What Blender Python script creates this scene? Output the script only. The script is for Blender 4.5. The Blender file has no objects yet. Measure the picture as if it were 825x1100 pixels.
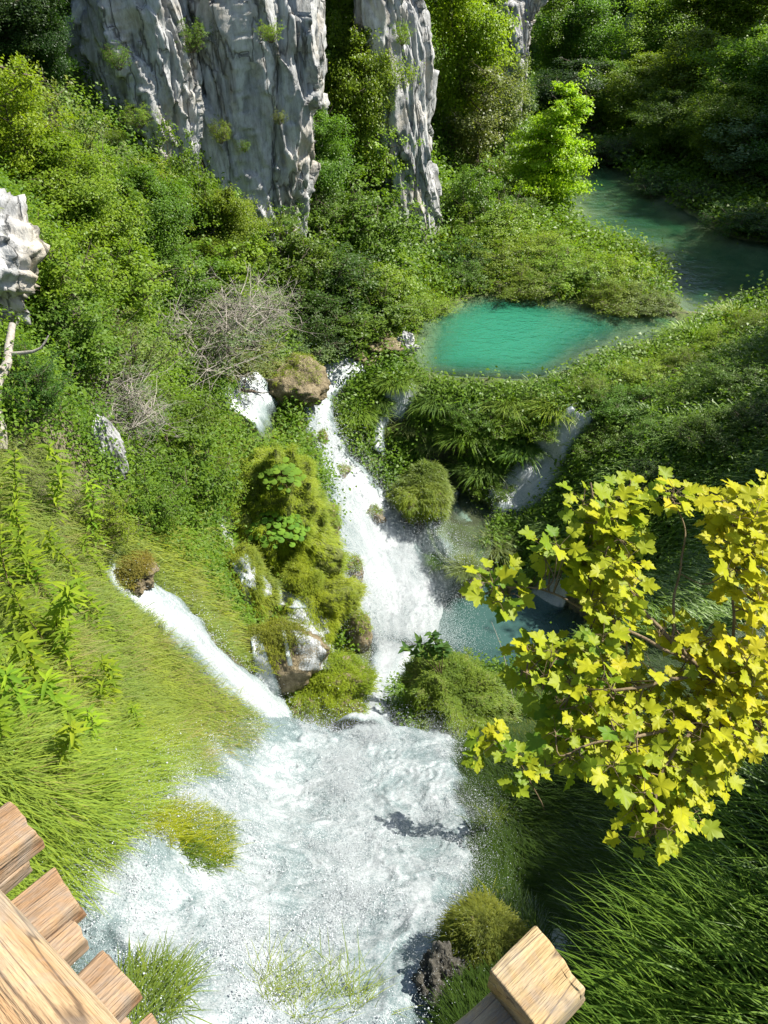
import bpy, math, random
import numpy as np
from mathutils import Vector, Matrix, Euler

random.seed(7)
RNG = np.random.default_rng(11)
SC = bpy.context.scene
COL = SC.collection
R = math.radians

# ------------------------------------------------------------------ camera model
EYE = 20.0                       # camera height; all "h" below are drops beneath the eye
PITCH = R(38.0)
FPX = 831.0                      # focal length in pixels of the 825x1100 photograph
CP, SP = math.cos(PITCH), math.sin(PITCH)

def ray(u, v):
    a = (np.asarray(u, float) - 412.5) / FPX
    b = (550.0 - np.asarray(v, float)) / FPX
    return np.stack([a, CP + b * SP, -SP + b * CP], -1)

def at_drop(u, v, h):
    d = ray(u, v)
    t = np.asarray(h, float) / -d[..., 2]
    p = d * t[..., None]
    p[..., 2] += EYE
    return p

def at_depth(u, v, t):
    p = ray(u, v) * np.asarray(t, float)[..., None]
    p[..., 2] += EYE
    return p

def project(p):
    x, y, z = p[..., 0], p[..., 1], p[..., 2] - EYE
    dep = y * CP - z * SP
    up = y * SP + z * CP
    dep = np.where(np.abs(dep) < 1e-4, 1e-4, dep)
    return 412.5 + x / dep * FPX, 550.0 - up / dep * FPX, dep

# ------------------------------------------------------------------ numpy noise
def _hash(ix, iy, iz, seed):
    h = (ix.astype(np.int64) * 374761393 + iy.astype(np.int64) * 668265263 + iz.astype(np.int64) * 2147483647 + seed * 1274126177) & 0xFFFFFFFF
    h = ((h ^ (h >> 13)) * 1274126177) & 0xFFFFFFFF
    h = ((h ^ (h >> 16)) * 2246822519) & 0xFFFFFFFF
    return (h ^ (h >> 15)) & 0xFFFFFFFF

_G = np.array([[1,1,0],[-1,1,0],[1,-1,0],[-1,-1,0],[1,0,1],[-1,0,1],[1,0,-1],[-1,0,-1],[0,1,1],[0,-1,1],[0,1,-1],[0,-1,-1]], float)

def perlin(p, seed=0):
    p = np.asarray(p, float)
    i = np.floor(p).astype(np.int64)
    f = p - i
    w = f * f * f * (f * (f * 6 - 15) + 10)
    out = 0
    for dx in (0, 1):
        wx = w[..., 0] if dx else 1 - w[..., 0]
        for dy in (0, 1):
            wy = w[..., 1] if dy else 1 - w[..., 1]
            for dz in (0, 1):
                wz = w[..., 2] if dz else 1 - w[..., 2]
                g = _G[_hash(i[..., 0] + dx, i[..., 1] + dy, i[..., 2] + dz, seed) % 12]
                out = out + wx * wy * wz * (g[..., 0] * (f[..., 0] - dx) + g[..., 1] * (f[..., 1] - dy) + g[..., 2] * (f[..., 2] - dz))
    return out

def fbm(p, octaves=4, seed=0, gain=0.5, lac=2.03, ridged=False):
    p = np.asarray(p, float)
    s, amp, tot = 0, 1.0, 0
    for o in range(octaves):
        n = perlin(p, seed + o * 17)
        if ridged:
            n = 1 - 2 * np.abs(n) * 1.6
        s = s + amp * n
        tot += amp
        amp *= gain
        p = p * lac + 13.7
    return s / tot

def facets(p, seed, tilt=0.6):
    """broken-rock relief: every cell of a 3-D Voronoi is one tilted flat face"""
    p = np.asarray(p, float); i0 = np.floor(p).astype(np.int64)
    best = np.full(p.shape[:-1], 1e9); out = np.zeros(p.shape[:-1])
    for dx in (-1, 0, 1):
        for dy in (-1, 0, 1):
            for dz in (-1, 0, 1):
                c = i0 + np.array([dx, dy, dz])
                r = [(_hash(c[..., 0], c[..., 1], c[..., 2], seed + q) % 9973) / 9973.0 for q in range(7)]
                f = c + np.stack(r[:3], -1)
                e = p - f
                d = (e ** 2).sum(-1)
                h = (r[3] - 0.5) + tilt * (e[..., 0] * (r[4] - 0.5) + e[..., 1] * (r[5] - 0.5) + e[..., 2] * (r[6] - 0.5)) * 2
                m = d < best
                best = np.where(m, d, best); out = np.where(m, h, out)
    return out

def xy0(x, y, z=0.0):
    x = np.asarray(x, float)
    return np.stack([x, np.asarray(y, float), np.zeros_like(x) + z], -1)

def sstep(a, b, x):
    t = np.clip((x - a) / (b - a), 0, 1)
    return t * t * (3 - 2 * t)

# ------------------------------------------------------------------ polygons
def in_poly(px, py, poly):
    poly = np.asarray(poly, float)
    inside = np.zeros(np.shape(px), bool)
    n = len(poly)
    for k in range(n):
        x1, y1 = poly[k]
        x2, y2 = poly[(k + 1) % n]
        if y1 == y2:
            continue
        c = ((y1 > py) != (y2 > py)) & (px < (x2 - x1) * (py - y1) / (y2 - y1) + x1)
        inside ^= c
    return inside

def sdist(px, py, poly):
    """signed distance to a polygon, positive inside"""
    poly = np.asarray(poly, float)
    d = np.full(np.shape(px), 1e9)
    n = len(poly)
    for k in range(n):
        a = poly[k]; b = poly[(k + 1) % n]
        e = b - a
        L = max(e @ e, 1e-9)
        t = np.clip(((px - a[0]) * e[0] + (py - a[1]) * e[1]) / L, 0, 1)
        d = np.minimum(d, np.hypot(px - a[0] - t * e[0], py - a[1] - t * e[1]))
    return np.where(in_poly(px, py, poly), d, -d)

def smooth_path(pts, n):
    """Catmull-Rom through rows of any width, n samples"""
    P = np.asarray(pts, float)
    P = np.vstack([2 * P[0] - P[1], P, 2 * P[-1] - P[-2]])
    m = len(P) - 3
    t = np.linspace(0, m - 1e-6, n)
    k = t.astype(int)
    f = (t - k)[:, None]
    a, b, c, d = P[k], P[k + 1], P[k + 2], P[k + 3]
    return 0.5 * (2 * b + (c - a) * f + (2 * a - 5 * b + 4 * c - d) * f ** 2 + (3 * b - a - 3 * c + d) * f ** 3)

def round_poly(poly, per=6):
    P = np.asarray(poly, float)
    n = len(P)
    out = []
    for k in range(n):
        a, b, c, d = P[k - 1], P[k], P[(k + 1) % n], P[(k + 2) % n]
        for f in np.linspace(0, 1, per, endpoint=False):
            out.append(0.5 * (2 * b + (c - a) * f + (2 * a - 5 * b + 4 * c - d) * f * f + (3 * b - a - 3 * c + d) * f ** 3))
    return np.array(out)

# ------------------------------------------------------------------ mesh helpers
def mesh_quads(name, V, Q, mats=(), tint=None, attrs=None, smooth=True, tris=None):
    me = bpy.data.meshes.new(name)
    V = np.asarray(V, np.float32).reshape(-1, 3)
    Q = np.asarray(Q, np.int32).reshape(-1, 4) if Q is not None and len(Q) else np.zeros((0, 4), np.int32)
    T = np.asarray(tris, np.int32).reshape(-1, 3) if tris is not None and len(tris) else np.zeros((0, 3), np.int32)
    me.vertices.add(len(V)); me.vertices.foreach_set('co', V.ravel())
    nl = Q.size + T.size
    me.loops.add(nl)
    me.loops.foreach_set('vertex_index', np.concatenate([Q.ravel(), T.ravel()]).astype(np.int32))
    me.polygons.add(len(Q) + len(T))
    st = np.concatenate([np.arange(len(Q)) * 4, Q.size + np.arange(len(T)) * 3]).astype(np.int32)
    me.polygons.foreach_set('loop_start', st)
    if smooth:
        me.polygons.foreach_set('use_smooth', np.ones(len(Q) + len(T), bool))
    A = dict(attrs or {})
    if tint is not None:
        A['tint'] = tint
    for k, a in A.items():
        a = np.asarray(a, np.float32)
        if a.ndim == 1:
            at = me.attributes.new(k, 'FLOAT', 'POINT'); at.data.foreach_set('value', a)
        else:
            at = me.attributes.new(k, 'FLOAT_VECTOR', 'POINT'); at.data.foreach_set('vector', a.ravel())
    for m in mats:
        me.materials.append(m)
    me.update(calc_edges=True)
    me.validate()
    return me

def link(name, me, parent=None, loc=None):
    o = bpy.data.objects.new(name, me)
    COL.objects.link(o)
    if parent is not None:
        o.parent = parent
    if loc is not None:
        o.location = loc
    return o

def tag(o, label=None, cat=None, group=None, kind=None):
    if label: o['label'] = label
    if cat: o['category'] = cat
    if group: o['group'] = group
    if kind: o['kind'] = kind
    return o

def empty(name, loc, rz=0.0):
    o = bpy.data.objects.new(name, None)
    COL.objects.link(o)
    o.location = loc
    o.rotation_euler = (0, 0, rz)
    o.empty_display_size = 0.2
    return o

def grid_quads(nr, nc, wrap=False):
    r = np.arange(nr - 1)[:, None]
    c = np.arange(nc if wrap else nc - 1)[None, :]
    c2 = (c + 1) % nc
    q = np.stack([r * nc + c, r * nc + c2, (r + 1) * nc + c2, (r + 1) * nc + c], -1)
    return q.reshape(-1, 4)

class Tubes:
    """collects tapered tubes into one mesh"""
    def __init__(s): s.V = []; s.Q = []; s.n = 0; s.T = []
    def add(s, path, radii, sides=6, tint=0.5):
        P = np.asarray(path, float); m = len(P)
        rad = np.broadcast_to(np.asarray(radii, float), (m,)) if np.ndim(radii) else np.full(m, radii)
        t = np.gradient(P, axis=0)
        t /= np.linalg.norm(t, axis=1)[:, None] + 1e-9
        ref = np.where(np.abs(t[:, 2:3]) > 0.9, np.array([[1.0, 0, 0]]), np.array([[0, 0, 1.0]]))
        a = np.cross(t, ref); a /= np.linalg.norm(a, axis=1)[:, None] + 1e-9
        b = np.cross(t, a)
        ang = np.linspace(0, 2 * np.pi, sides, endpoint=False)
        V = P[:, None, :] + rad[:, None, None] * (np.cos(ang)[None, :, None] * a[:, None, :] + np.sin(ang)[None, :, None] * b[:, None, :])
        s.V.append(V.reshape(-1, 3)); s.Q.append(grid_quads(m, sides, True) + s.n)
        s.T.append(np.full(m * sides, tint)); s.n += m * sides
    def mesh(s, name, mat):
        return mesh_quads(name, np.vstack(s.V), np.vstack(s.Q), (mat,), tint=np.concatenate(s.T))

# ------------------------------------------------------------------ materials
class NT:
    def __init__(s, name):
        s.m = bpy.data.materials.new(name); s.m.use_nodes = True
        s.t = s.m.node_tree
        s.t.nodes.clear()
        s.out = s.t.nodes.new('ShaderNodeOutputMaterial')
    def n(s, typ, **kw):
        nd = s.t.nodes.new('ShaderNode' + typ)
        for k, v in kw.items():
            if k.startswith('i_'):
                key = k[2:]
                key = int(key) if key.isdigit() else key.replace('_', ' ')
                sock = nd.inputs[key]
                if isinstance(v, bpy.types.NodeSocket): s.t.links.new(v, sock)
                else: sock.default_value = v
            else:
                setattr(nd, k, v)
        return nd
    def lk(s, a, b): s.t.links.new(a, b)
    def attr(s, name): return s.n('Attribute', attribute_name=name)
    def math(s, op, a, b=0.0, clamp=False):
        nd = s.n('Math', operation=op); nd.use_clamp = clamp
        for i, v in enumerate((a, b)):
            if isinstance(v, bpy.types.NodeSocket): s.lk(v, nd.inputs[i])
            else: nd.inputs[i].default_value = v
        return nd.outputs[0]
    def mix(s, f, a, b, blend='MIX'):
        nd = s.n('Mix', data_type='RGBA', blend_type=blend)
        for sock, v in ((nd.inputs[0], f), (nd.inputs[6], a), (nd.inputs[7], b)):
            if isinstance(v, bpy.types.NodeSocket): s.lk(v, sock)
            else: sock.default_value = (*v, 1.0) if isinstance(v, tuple) and len(v) == 3 else v
        return nd.outputs[2]
    def ramp(s, f, stops):
        nd = s.n('ValToRGB')
        cr = nd.color_ramp
        while len(cr.elements) < len(stops): cr.elements.new(0.5)
        for e, (p, c) in zip(cr.elements, stops):
            e.position = p
            e.color = (*c, 1.0) if isinstance(c, tuple) else (c, c, c, 1.0)
        s.lk(f, nd.inputs[0])
        return nd.outputs[0]
    def noise(s, vec, scale, detail=4.0, rough=0.55, dist=0.0):
        nd = s.n('TexNoise'); nd.inputs['Scale'].default_value = scale
        nd.inputs['Detail'].default_value = detail; nd.inputs['Roughness'].default_value = rough
        nd.inputs['Distortion'].default_value = dist
        if vec is not None: s.lk(vec, nd.inputs['Vector'])
        return nd.outputs[0]
    def mapping(s, vec, scale):
        nd = s.n('Mapping'); nd.inputs['Scale'].default_value = scale
        s.lk(vec, nd.inputs['Vector']); return nd.outputs[0]
    def pos(s): return s.n('NewGeometry').outputs['Position']
    def obj(s): return s.n('TexCoord').outputs['Object']
    def bump(s, hgt, strength=0.5, dist=0.05):
        nd = s.n('Bump'); nd.inputs['Strength'].default_value = strength; nd.inputs['Distance'].default_value = dist
        s.lk(hgt, nd.inputs['Height']); return nd.outputs[0]
    def done(s, shader):
        s.lk(shader, s.out.inputs['Surface']); return s.m

def leaf_material(name, gloss=0.03, rough=0.5, trans=0.48, vary=0.5):
    """foliage: colour from the object colour, varied per leaf by the tint attribute and per plant by its random number"""
    k = NT(name)
    oi = k.n('ObjectInfo')
    tint = k.attr('tint').outputs['Fac']
    dark = k.mix(1.0, oi.outputs['Color'], (0.62, 0.74, 0.85), 'MULTIPLY')
    lite = k.mix(1.0, oi.outputs['Color'], (1.28, 1.2, 0.9), 'MULTIPLY')
    c = k.mix(tint, dark, lite)
    hs = k.n('HueSaturation'); k.lk(c, hs.inputs['Color'])
    k.lk(k.math('ADD', k.math('MULTIPLY', oi.outputs['Random'], 0.025), 0.4875), hs.inputs['Hue'])
    k.lk(k.math('ADD', k.math('MULTIPLY', oi.outputs['Random'], vary * 0.5), 1 - vary * 0.25), hs.inputs['Value'])
    c = hs.outputs[0]
    d = k.n('BsdfDiffuse'); k.lk(c, d.inputs['Color'])
    t = k.n('BsdfTranslucent'); k.lk(k.mix(1.0, c, (1.25, 1.3, 0.45), 'MULTIPLY'), t.inputs['Color'])
    m1 = k.n('MixShader'); m1.inputs[0].default_value = trans
    k.lk(d.outputs[0], m1.inputs[1]); k.lk(t.outputs[0], m1.inputs[2])
    g = k.n('BsdfGlossy'); g.inputs['Roughness'].default_value = rough; g.inputs['Color'].default_value = (1, 1, 1, 1)
    fr = k.n('Fresnel'); fr.inputs['IOR'].default_value = 1.4
    m2 = k.n('MixShader')
    k.lk(k.math('MULTIPLY', fr.outputs[0], gloss), m2.inputs[0])
    k.lk(m1.outputs[0], m2.inputs[1]); k.lk(g.outputs[0], m2.inputs[2])
    return k.done(m2.outputs[0])

def bark_material(name, base, dark):
    k = NT(name)
    p = k.mapping(k.obj(), (6, 6, 1.2))
    n = k.noise(p, 4.0, 5, 0.65)
    c = k.ramp(n, [(0.3, dark), (0.7, base)])
    b = k.n('BsdfPrincipled'); k.lk(c, b.inputs['Base Color']); b.inputs['Roughness'].default_value = 0.9
    k.lk(k.bump(n, 0.6, 0.02), b.inputs['Normal'])
    return k.done(b.outputs[0])

M = {}
M['leaf'] = leaf_material('leaf_foliage')
M['blade'] = leaf_material('grass_blade', gloss=0.05, rough=0.5, trans=0.42, vary=0.0)
M['bark'] = bark_material('bark', (0.16, 0.12, 0.085), (0.05, 0.04, 0.03))
M['deadwood'] = bark_material('dead_wood', (0.42, 0.39, 0.34), (0.2, 0.17, 0.14))
M['twig'] = bark_material('twig', (0.2, 0.15, 0.08), (0.09, 0.06, 0.03))
# ------------------------------------------------------------------ terrain control points: (u, v, drop beneath the eye)
CT = """
300 1095 8.0; 420 1095 8.3; 160 1095 7.2; 150 1000 8.3; 300 950 9.8; 450 950 10.1; 250 850 11.3; 400 850 11.8; 480 850 12.0
400 792 12.6; 300 785 12.6; 80 960 7.7; 405 752 15.0; 440 705 17.9; 475 772 14.0; 520 870 11.5; 560 900 11.1; 540 1000 9.2
600 1000 9.6; 640 900 9.9; 700 950 8.0; 760 1000 7.2; 820 1050 6.4; 820 900 6.8; 820 800 7.2; 760 820 8.2; 700 800 9.4
640 790 10.8; 570 790 14.2; 525 752 16.4; 470 428 14.2; 500 426 14.3; 560 430 14.3; 640 412 14.3; 720 384 14.1; 790 345 13.4; 824 318 12.9
824 400 11.8; 760 420 12.6; 680 450 13.3; 600 455 13.8; 630 462 13.9; 590 500 15.2; 545 545 16.4; 700 520 13.6; 800 500 12.4
640 540 14.8; 590 590 16.7; 700 620 15.3; 800 600 12.8; 560 580 16.8; 480 490 15.2; 530 490 15.2; 820 700 9.6; 740 700 12.2
395 392 13.3; 350 412 13.4; 345 450 13.9; 360 495 14.8; 385 540 15.9; 410 600 17.2; 430 430 13.8; 410 480 15.0; 440 480 15.4; 440 510 16.0
310 405 12.4; 330 440 13.0; 265 430 12.2; 290 470 12.9; 330 520 13.6; 350 580 14.6; 375 650 16.0; 330 700 15.9; 260 560 13.2
290 620 14.6; 290 730 15.2; 240 600 12.2; 200 600 9.9; 130 640 8.7; 200 690 9.6; 250 730 11; 60 600 7.2; 50 700 7.0; 50 800 6.9
150 760 8.7; 200 820 9.6; 120 840 7.9; 30 870 6.6; 20 500 6.3; 120 540 8.0; 230 900 9.6; 170 640 9.1; 100 440 7.5; 200 480 10
180 540 9.6; 20 400 5.5; 100 350 7.0; 200 380 9.8; 300 360 11.8; 380 370 12.8; 430 340 13.0; 330 300 11.0; 420 290 12.2
250 300 9.5; 150 280 7.8; 60 280 5.8; 20 230 4.2; 150 200 6.5; 250 240 8.6; 330 240 9.8; 360 200 9.5; 350 100 7.0; 350 50 5.0
470 280 12.8; 490 200 12.5; 560 150 13; 600 120 12.6; 640 60 12; 600 20 10; 600 260 13; 680 310 13.2; 560 300 13.1; 520 240 12.8
610 180 13.1; 700 150 13; 825 235 13; 790 300 13.2
"""
XYH = [(10,75,12),(15,90,8),(5,95,4),(20,120,-15),(0,120,-15),(40,110,-2),(60,90,-8),(24,62,11),(35,70,6),(45,60,-4),(30,50,7),(38,45,-2),
       (50,40,-12),(26,40,12),(33,30,6),(45,25,-5),(20,15,9),(30,15,4),(25,5,4),(8,3,5.0),(20,-5,2),(0,-6,3),(-10,-5,1),(-10,5,4.5),(-9,10,4.6),
       (-20,10,-4),(-20,30,-8),(-13,22,1),(-40,20,-15),(-30,60,-20),(-12,60,-6),(-6,78,0),(1,52,4),(70,150,-35),(0,170,-35),(-80,170,-45),(100,50,-35),
       (100,-10,-15),(-90,-10,-25),(-90,80,-40),(110,180,-45),(-11,32,-2),(-5,38,2),(0,-30,2),(40,-40,0),(-40,-40,-4),(60,10,-8),(12,17,10.5),(15,24,10.8),(0.5,0.5,7.0),(0,2.0,7.6),(-2.2,1.0,6.8),(3,1,6.0)]
_c = []
for tok in CT.replace('\n', ';').split(';'):
    tok = tok.split()
    if len(tok) == 3:
        u, v, h = map(float, tok)
        _c.append(at_drop(u, v, h))
for x, y, h in XYH:
    _c.append(np.array([x, y, EYE - h], float))
_c = np.array(_c)
# linear (polyharmonic) radial basis with an affine term
_n = len(_c)
_D = np.sqrt(((_c[:, None, :2] - _c[None, :, :2]) ** 2).sum(-1) + 0.09)
_A = np.zeros((_n + 3, _n + 3))
_A[:_n, :_n] = _D - np.eye(_n) * 0.05 * 0
_A[:_n, _n] = 1; _A[_n, :_n] = 1
_A[:_n, _n + 1:] = _c[:, :2]; _A[_n + 1:, :_n] = _c[:, :2].T
_w = np.linalg.solve(_A, np.concatenate([_c[:, 2], [0, 0, 0]]))

def H0(x, y):
    x = np.asarray(x, float); y = np.asarray(y, float)
    sh = x.shape; x = x.ravel(); y = y.ravel()
    out = np.empty(len(x))
    for s in range(0, len(x), 20000):
        e = s + 20000
        d = np.sqrt((x[s:e, None] - _c[None, :, 0]) ** 2 + (y[s:e, None] - _c[None, :, 1]) ** 2 + 0.09)
        out[s:e] = d @ _w[:_n] + _w[_n] + _w[_n + 1] * x[s:e] + _w[_n + 2] * y[s:e]
    return out.reshape(sh)

def poly_at(px, h):
    px = np.asarray(px, float)
    return round_poly(at_drop(px[:, 0], px[:, 1], h)[:, :2])

POOL_H, RIVER_H, LOW_H, SHAL_H = 13.25, 13.3, 17.4, 16.4
POOL = poly_at([(447,392),(449,360),(460,338),(482,328),(505,320),(545,317),(590,322),(640,330),(690,336),(722,340),(735,352),(690,366),(640,380),(608,398),(570,408),(520,406),(480,404)], POOL_H)
RIVER = poly_at([(708,344),(716,325),(712,300),(690,272),(655,262),(615,245),(606,215),(612,190),(640,172),(668,180),(700,205),(745,232),(790,255),(850,262),(980,268),(980,330),(880,318),(800,325),(740,348)], RIVER_H)
LOW = poly_at([(440,700),(450,660),(468,628),(505,610),(560,622),(620,655),(660,690),(640,730),(590,745),(545,735),(510,725),(478,712)], LOW_H)
SHAL = poly_at([(458,520),(472,508),(490,512),(507,530),(532,552),(518,588),(506,610),(490,606),(474,582),(462,550)], SHAL_H)

def carve(x, y, z, poly, zw, deep, shore, bank=0.35, reach=2.5):
    sd = sdist(x, y, poly)
    ins = zw - 0.04 - deep * sstep(0, shore, sd)
    lift = zw + 0.05 + np.clip(-sd, 0, 3) * bank
    near = sstep(reach, 0.0, -sd)                       # only the banks close by are lifted
    return np.where(sd > 0, ins, np.maximum(z, z * (1 - near) + np.maximum(z, lift) * near))

def H(x, y):
    x = np.asarray(x, float); y = np.asarray(y, float)
    z = H0(x, y)
    p = xy0(x, y)
    far = np.hypot(x, y)
    z = z + 0.16 * fbm(p * 0.9, 3, 3) * sstep(1, 8, far) + 0.9 * fbm(p * 0.13, 3, 5) * sstep(30, 70, far)
    # lumpy tussocks on the sedge mound and the islet
    mound = np.exp(-(((x - 6.5) / 6.5) ** 2 + ((y - 23.5) / 5.0) ** 2) ** 2) + np.exp(-(((x - 7) / 4.5) ** 2 + ((y - 42) / 4.0) ** 2) ** 2)
    lump = 1 - np.abs(perlin(p * 0.55 + 4.2, 9)) * 2.6 + 0.5 * (1 - np.abs(perlin(p * 1.25 + 2.2, 12)) * 2.6)
    z = z + mound * (0.42 * lump - 0.15)
    z = carve(x, y, z, LOW, EYE - LOW_H, 1.3, 1.6, 0.2)
    z = carve(x, y, z, SHAL, EYE - SHAL_H, 0.25, 0.8, 0.1, 0.5)
    z = carve(x, y, z, RIVER, EYE - RIVER_H, 0.55, 2.0, 0.15)
    z = carve(x, y, z, POOL, EYE - POOL_H, 0.35 + 1.9 * sstep(10.5, 4.5, x), 2.6, 0.06)
    return z

def Hn(x, y, e=0.12):
    zx = (H(x + e, y) - H(x - e, y)) / (2 * e)
    zy = (H(x, y + e) - H(x, y - e)) / (2 * e)
    n = np.stack([-zx, -zy, np.ones_like(zx)], -1)
    return n / np.linalg.norm(n, axis=-1)[..., None]

# terrain grid, finer near the walkway
def _axis(a, b, d0, k):
    pts = [0.0]
    while pts[-1] < b: pts.append(pts[-1] + d0 + k * abs(pts[-1]))
    neg = [0.0]
    while neg[-1] > a: neg.append(neg[-1] - d0 - k * abs(neg[-1]))
    return np.array(neg[:0:-1] + pts)
GX = _axis(-100, 120, 0.07, 0.012)
_gy = [-45.0]
while _gy[-1] < 190: _gy.append(_gy[-1] + 0.06 + 0.0065 * abs(_gy[-1] - 3) + (0.5 if _gy[-1] < -6 else 0))
GY = np.array(_gy)
_X, _Y = np.meshgrid(GX, GY)
GZ = H(_X, _Y)

def Hg(x, y):
    """bilinear lookup on the terrain grid (what the mesh really is)"""
    x = np.asarray(x, float); y = np.asarray(y, float)
    i = np.clip(np.searchsorted(GX, x) - 1, 0, len(GX) - 2)
    j = np.clip(np.searchsorted(GY, y) - 1, 0, len(GY) - 2)
    fx = np.clip((x - GX[i]) / (GX[i + 1] - GX[i]), 0, 1); fy = np.clip((y - GY[j]) / (GY[j + 1] - GY[j]), 0, 1)
    return (GZ[j, i] * (1 - fx) + GZ[j, i + 1] * fx) * (1 - fy) + (GZ[j + 1, i] * (1 - fx) + GZ[j + 1, i + 1] * fx) * fy

def Hgn(x, y, e=0.15):
    zx = (Hg(x + e, y) - Hg(x - e, y)) / (2 * e)
    zy = (Hg(x, y + e) - Hg(x, y - e)) / (2 * e)
    n = np.stack([-zx, -zy, np.ones_like(zx)], -1)
    return n / np.linalg.norm(n, axis=-1)[..., None]

_TS = 1.5 * (130 / 1.5) ** np.linspace(0, 1, 700)
def hit(u, v):
    """the first point of the terrain along a line of sight"""
    u = np.atleast_1d(np.asarray(u, float)); v = np.atleast_1d(np.asarray(v, float))
    d = ray(u, v)
    out = np.zeros((len(u), 3))
    for k in range(len(u)):
        p = d[k][None] * _TS[:, None]
        z = p[:, 2] + EYE
        g = Hg(p[:, 0], p[:, 1])
        below = np.nonzero(z < g)[0]
        j = below[0] if len(below) else len(_TS) - 1
        j = max(j, 1)
        a0, a1 = z[j - 1] - g[j - 1], z[j] - g[j]
        f = a0 / (a0 - a1) if (a0 - a1) != 0 else 0
        t = _TS[j - 1] + (_TS[j] - _TS[j - 1]) * np.clip(f, 0, 1)
        q = d[k] * t
        out[k] = (q[0], q[1], Hg(q[0], q[1]))
    return out
# ------------------------------------------------------------------ ground material and mesh
def ground_material():
    k = NT('mossy_ground')
    p = k.pos()
    n1 = k.noise(p, 0.9, 5, 0.6)
    n2 = k.noise(p, 7.0, 5, 0.65)
    moss = k.ramp(n2, [(0.3, (0.035, 0.055, 0.012)), (0.55, (0.08, 0.12, 0.02)), (0.75, (0.14, 0.17, 0.03))])
    soil = k.ramp(n2, [(0.3, (0.03, 0.024, 0.014)), (0.6, (0.075, 0.06, 0.034)), (0.8, (0.13, 0.11, 0.065))])
    c = k.mix(k.ramp(n1, [(0.54, 0.0), (0.7, 1.0)]), moss, soil)
    wet = k.attr('wet').outputs['Fac']
    bed = k.ramp(n1, [(0.3, (0.08, 0.085, 0.04)), (0.5, (0.17, 0.16, 0.08)), (0.7, (0.27, 0.245, 0.14))])
    c = k.mix(wet, c, bed)
    rock = k.attr('rock').outputs['Fac']
    rc = k.ramp(k.noise(k.mapping(p, (1, 1, 0.5)), 2.2, 6, 0.7), [(0.3, (0.05, 0.045, 0.03)), (0.5, (0.13, 0.11, 0.06)), (0.7, (0.24, 0.21, 0.15))])
    c = k.mix(rock, c, rc)
    b = k.n('BsdfPrincipled'); k.lk(c, b.inputs['Base Color'])
    b.inputs['Roughness'].default_value = 0.85
    k.lk(k.bump(k.math('ADD', n2, k.noise(p, 22, 4, 0.7)), 0.9, 0.06), b.inputs['Normal'])
    return k.done(b.outputs[0])
M['ground'] = ground_material()
_sx, _sy = _X.ravel(), _Y.ravel()
_wet = np.zeros(len(_sx))
for P_, h_ in ((POOL, POOL_H), (RIVER, RIVER_H), (LOW, LOW_H), (SHAL, SHAL_H)):
    _wet = np.maximum(_wet, sstep(-0.08, 0.15, sdist(_sx, _sy, P_)) * (GZ.ravel() < EYE - h_ + 0.03))
_V = np.stack([_sx, _sy, GZ.ravel()], -1)
_uu, _vv, _dd = project(_V)
_slope = 1 - Hgn(_sx, _sy)[:, 2]
_rock = sstep(0.5, 0.66, _slope + 0.1 * fbm(_V * 1.1, 3, 21))
ground = link('ground', mesh_quads('ground', _V, grid_quads(len(GY), len(GX)), (M['ground'],), attrs={'wet': _wet, 'rock': _rock}))
ground['kind'] = 'structure'

# ------------------------------------------------------------------ still water
def pool_material(name, deep, shallow, k_abs, tint_gain=1.0, ripple=3.0, rip=0.12):
    k = NT(name)
    dep = k.attr('depth').outputs['Fac']
    p = k.pos()
    f = k.math('SUBTRACT', 1.0, k.math('POWER', 2.718, k.math('MULTIPLY', dep, -k_abs)), True)
    n = k.noise(p, 0.5, 4, 0.6)
    c = k.mix(k.ramp(k.math('ADD', dep, k.math('MULTIPLY', n, 0.8)), [(0.3, 0.0), (1.0, 1.0)]), shallow, deep)
    dif = k.n('BsdfDiffuse'); k.lk(c, dif.inputs['Color'])
    tr = k.n('BsdfTransparent'); tr.inputs['Color'].default_value = (0.75, 0.92, 0.86, 1)
    m1 = k.n('MixShader'); k.lk(f, m1.inputs[0]); k.lk(tr.outputs[0], m1.inputs[1]); k.lk(dif.outputs[0], m1.inputs[2])
    g = k.n('BsdfGlossy'); g.inputs['Roughness'].default_value = 0.06
    w = k.math('ADD', k.noise(k.mapping(p, (1.0, 1.8, 1)), ripple, 3, 0.6, 0.6), k.math('MULTIPLY', k.noise(p, ripple * 3.3, 2, 0.6), 0.35))
    bp = k.bump(w, rip, 0.25)
    k.lk(bp, g.inputs['Normal'])
    fr = k.n('Fresnel'); fr.inputs['IOR'].default_value = 1.33; k.lk(bp, fr.inputs['Normal'])
    m2 = k.n('MixShader'); k.lk(fr.outputs[0], m2.inputs[0]); k.lk(m1.outputs[0], m2.inputs[1]); k.lk(g.outputs[0], m2.inputs[2])
    return k.done(m2.outputs[0])
M['pool'] = pool_material('turquoise_water', (0.025, 0.18, 0.105), (0.14, 0.32, 0.18), 0.95, ripple=1.6, rip=0.45)
M['river'] = pool_material('river_water', (0.035, 0.13, 0.055), (0.18, 0.22, 0.10), 0.8, ripple=1.3, rip=0.14)
M['lowpool'] = pool_material('lower_pool_water', (0.045, 0.10, 0.09), (0.13, 0.18, 0.14), 1.4, ripple=4, rip=0.2)
M['shallow'] = pool_material('shallow_water', (0.09, 0.12, 0.06), (0.17, 0.19, 0.11), 1.5, ripple=5, rip=0.2)

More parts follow.
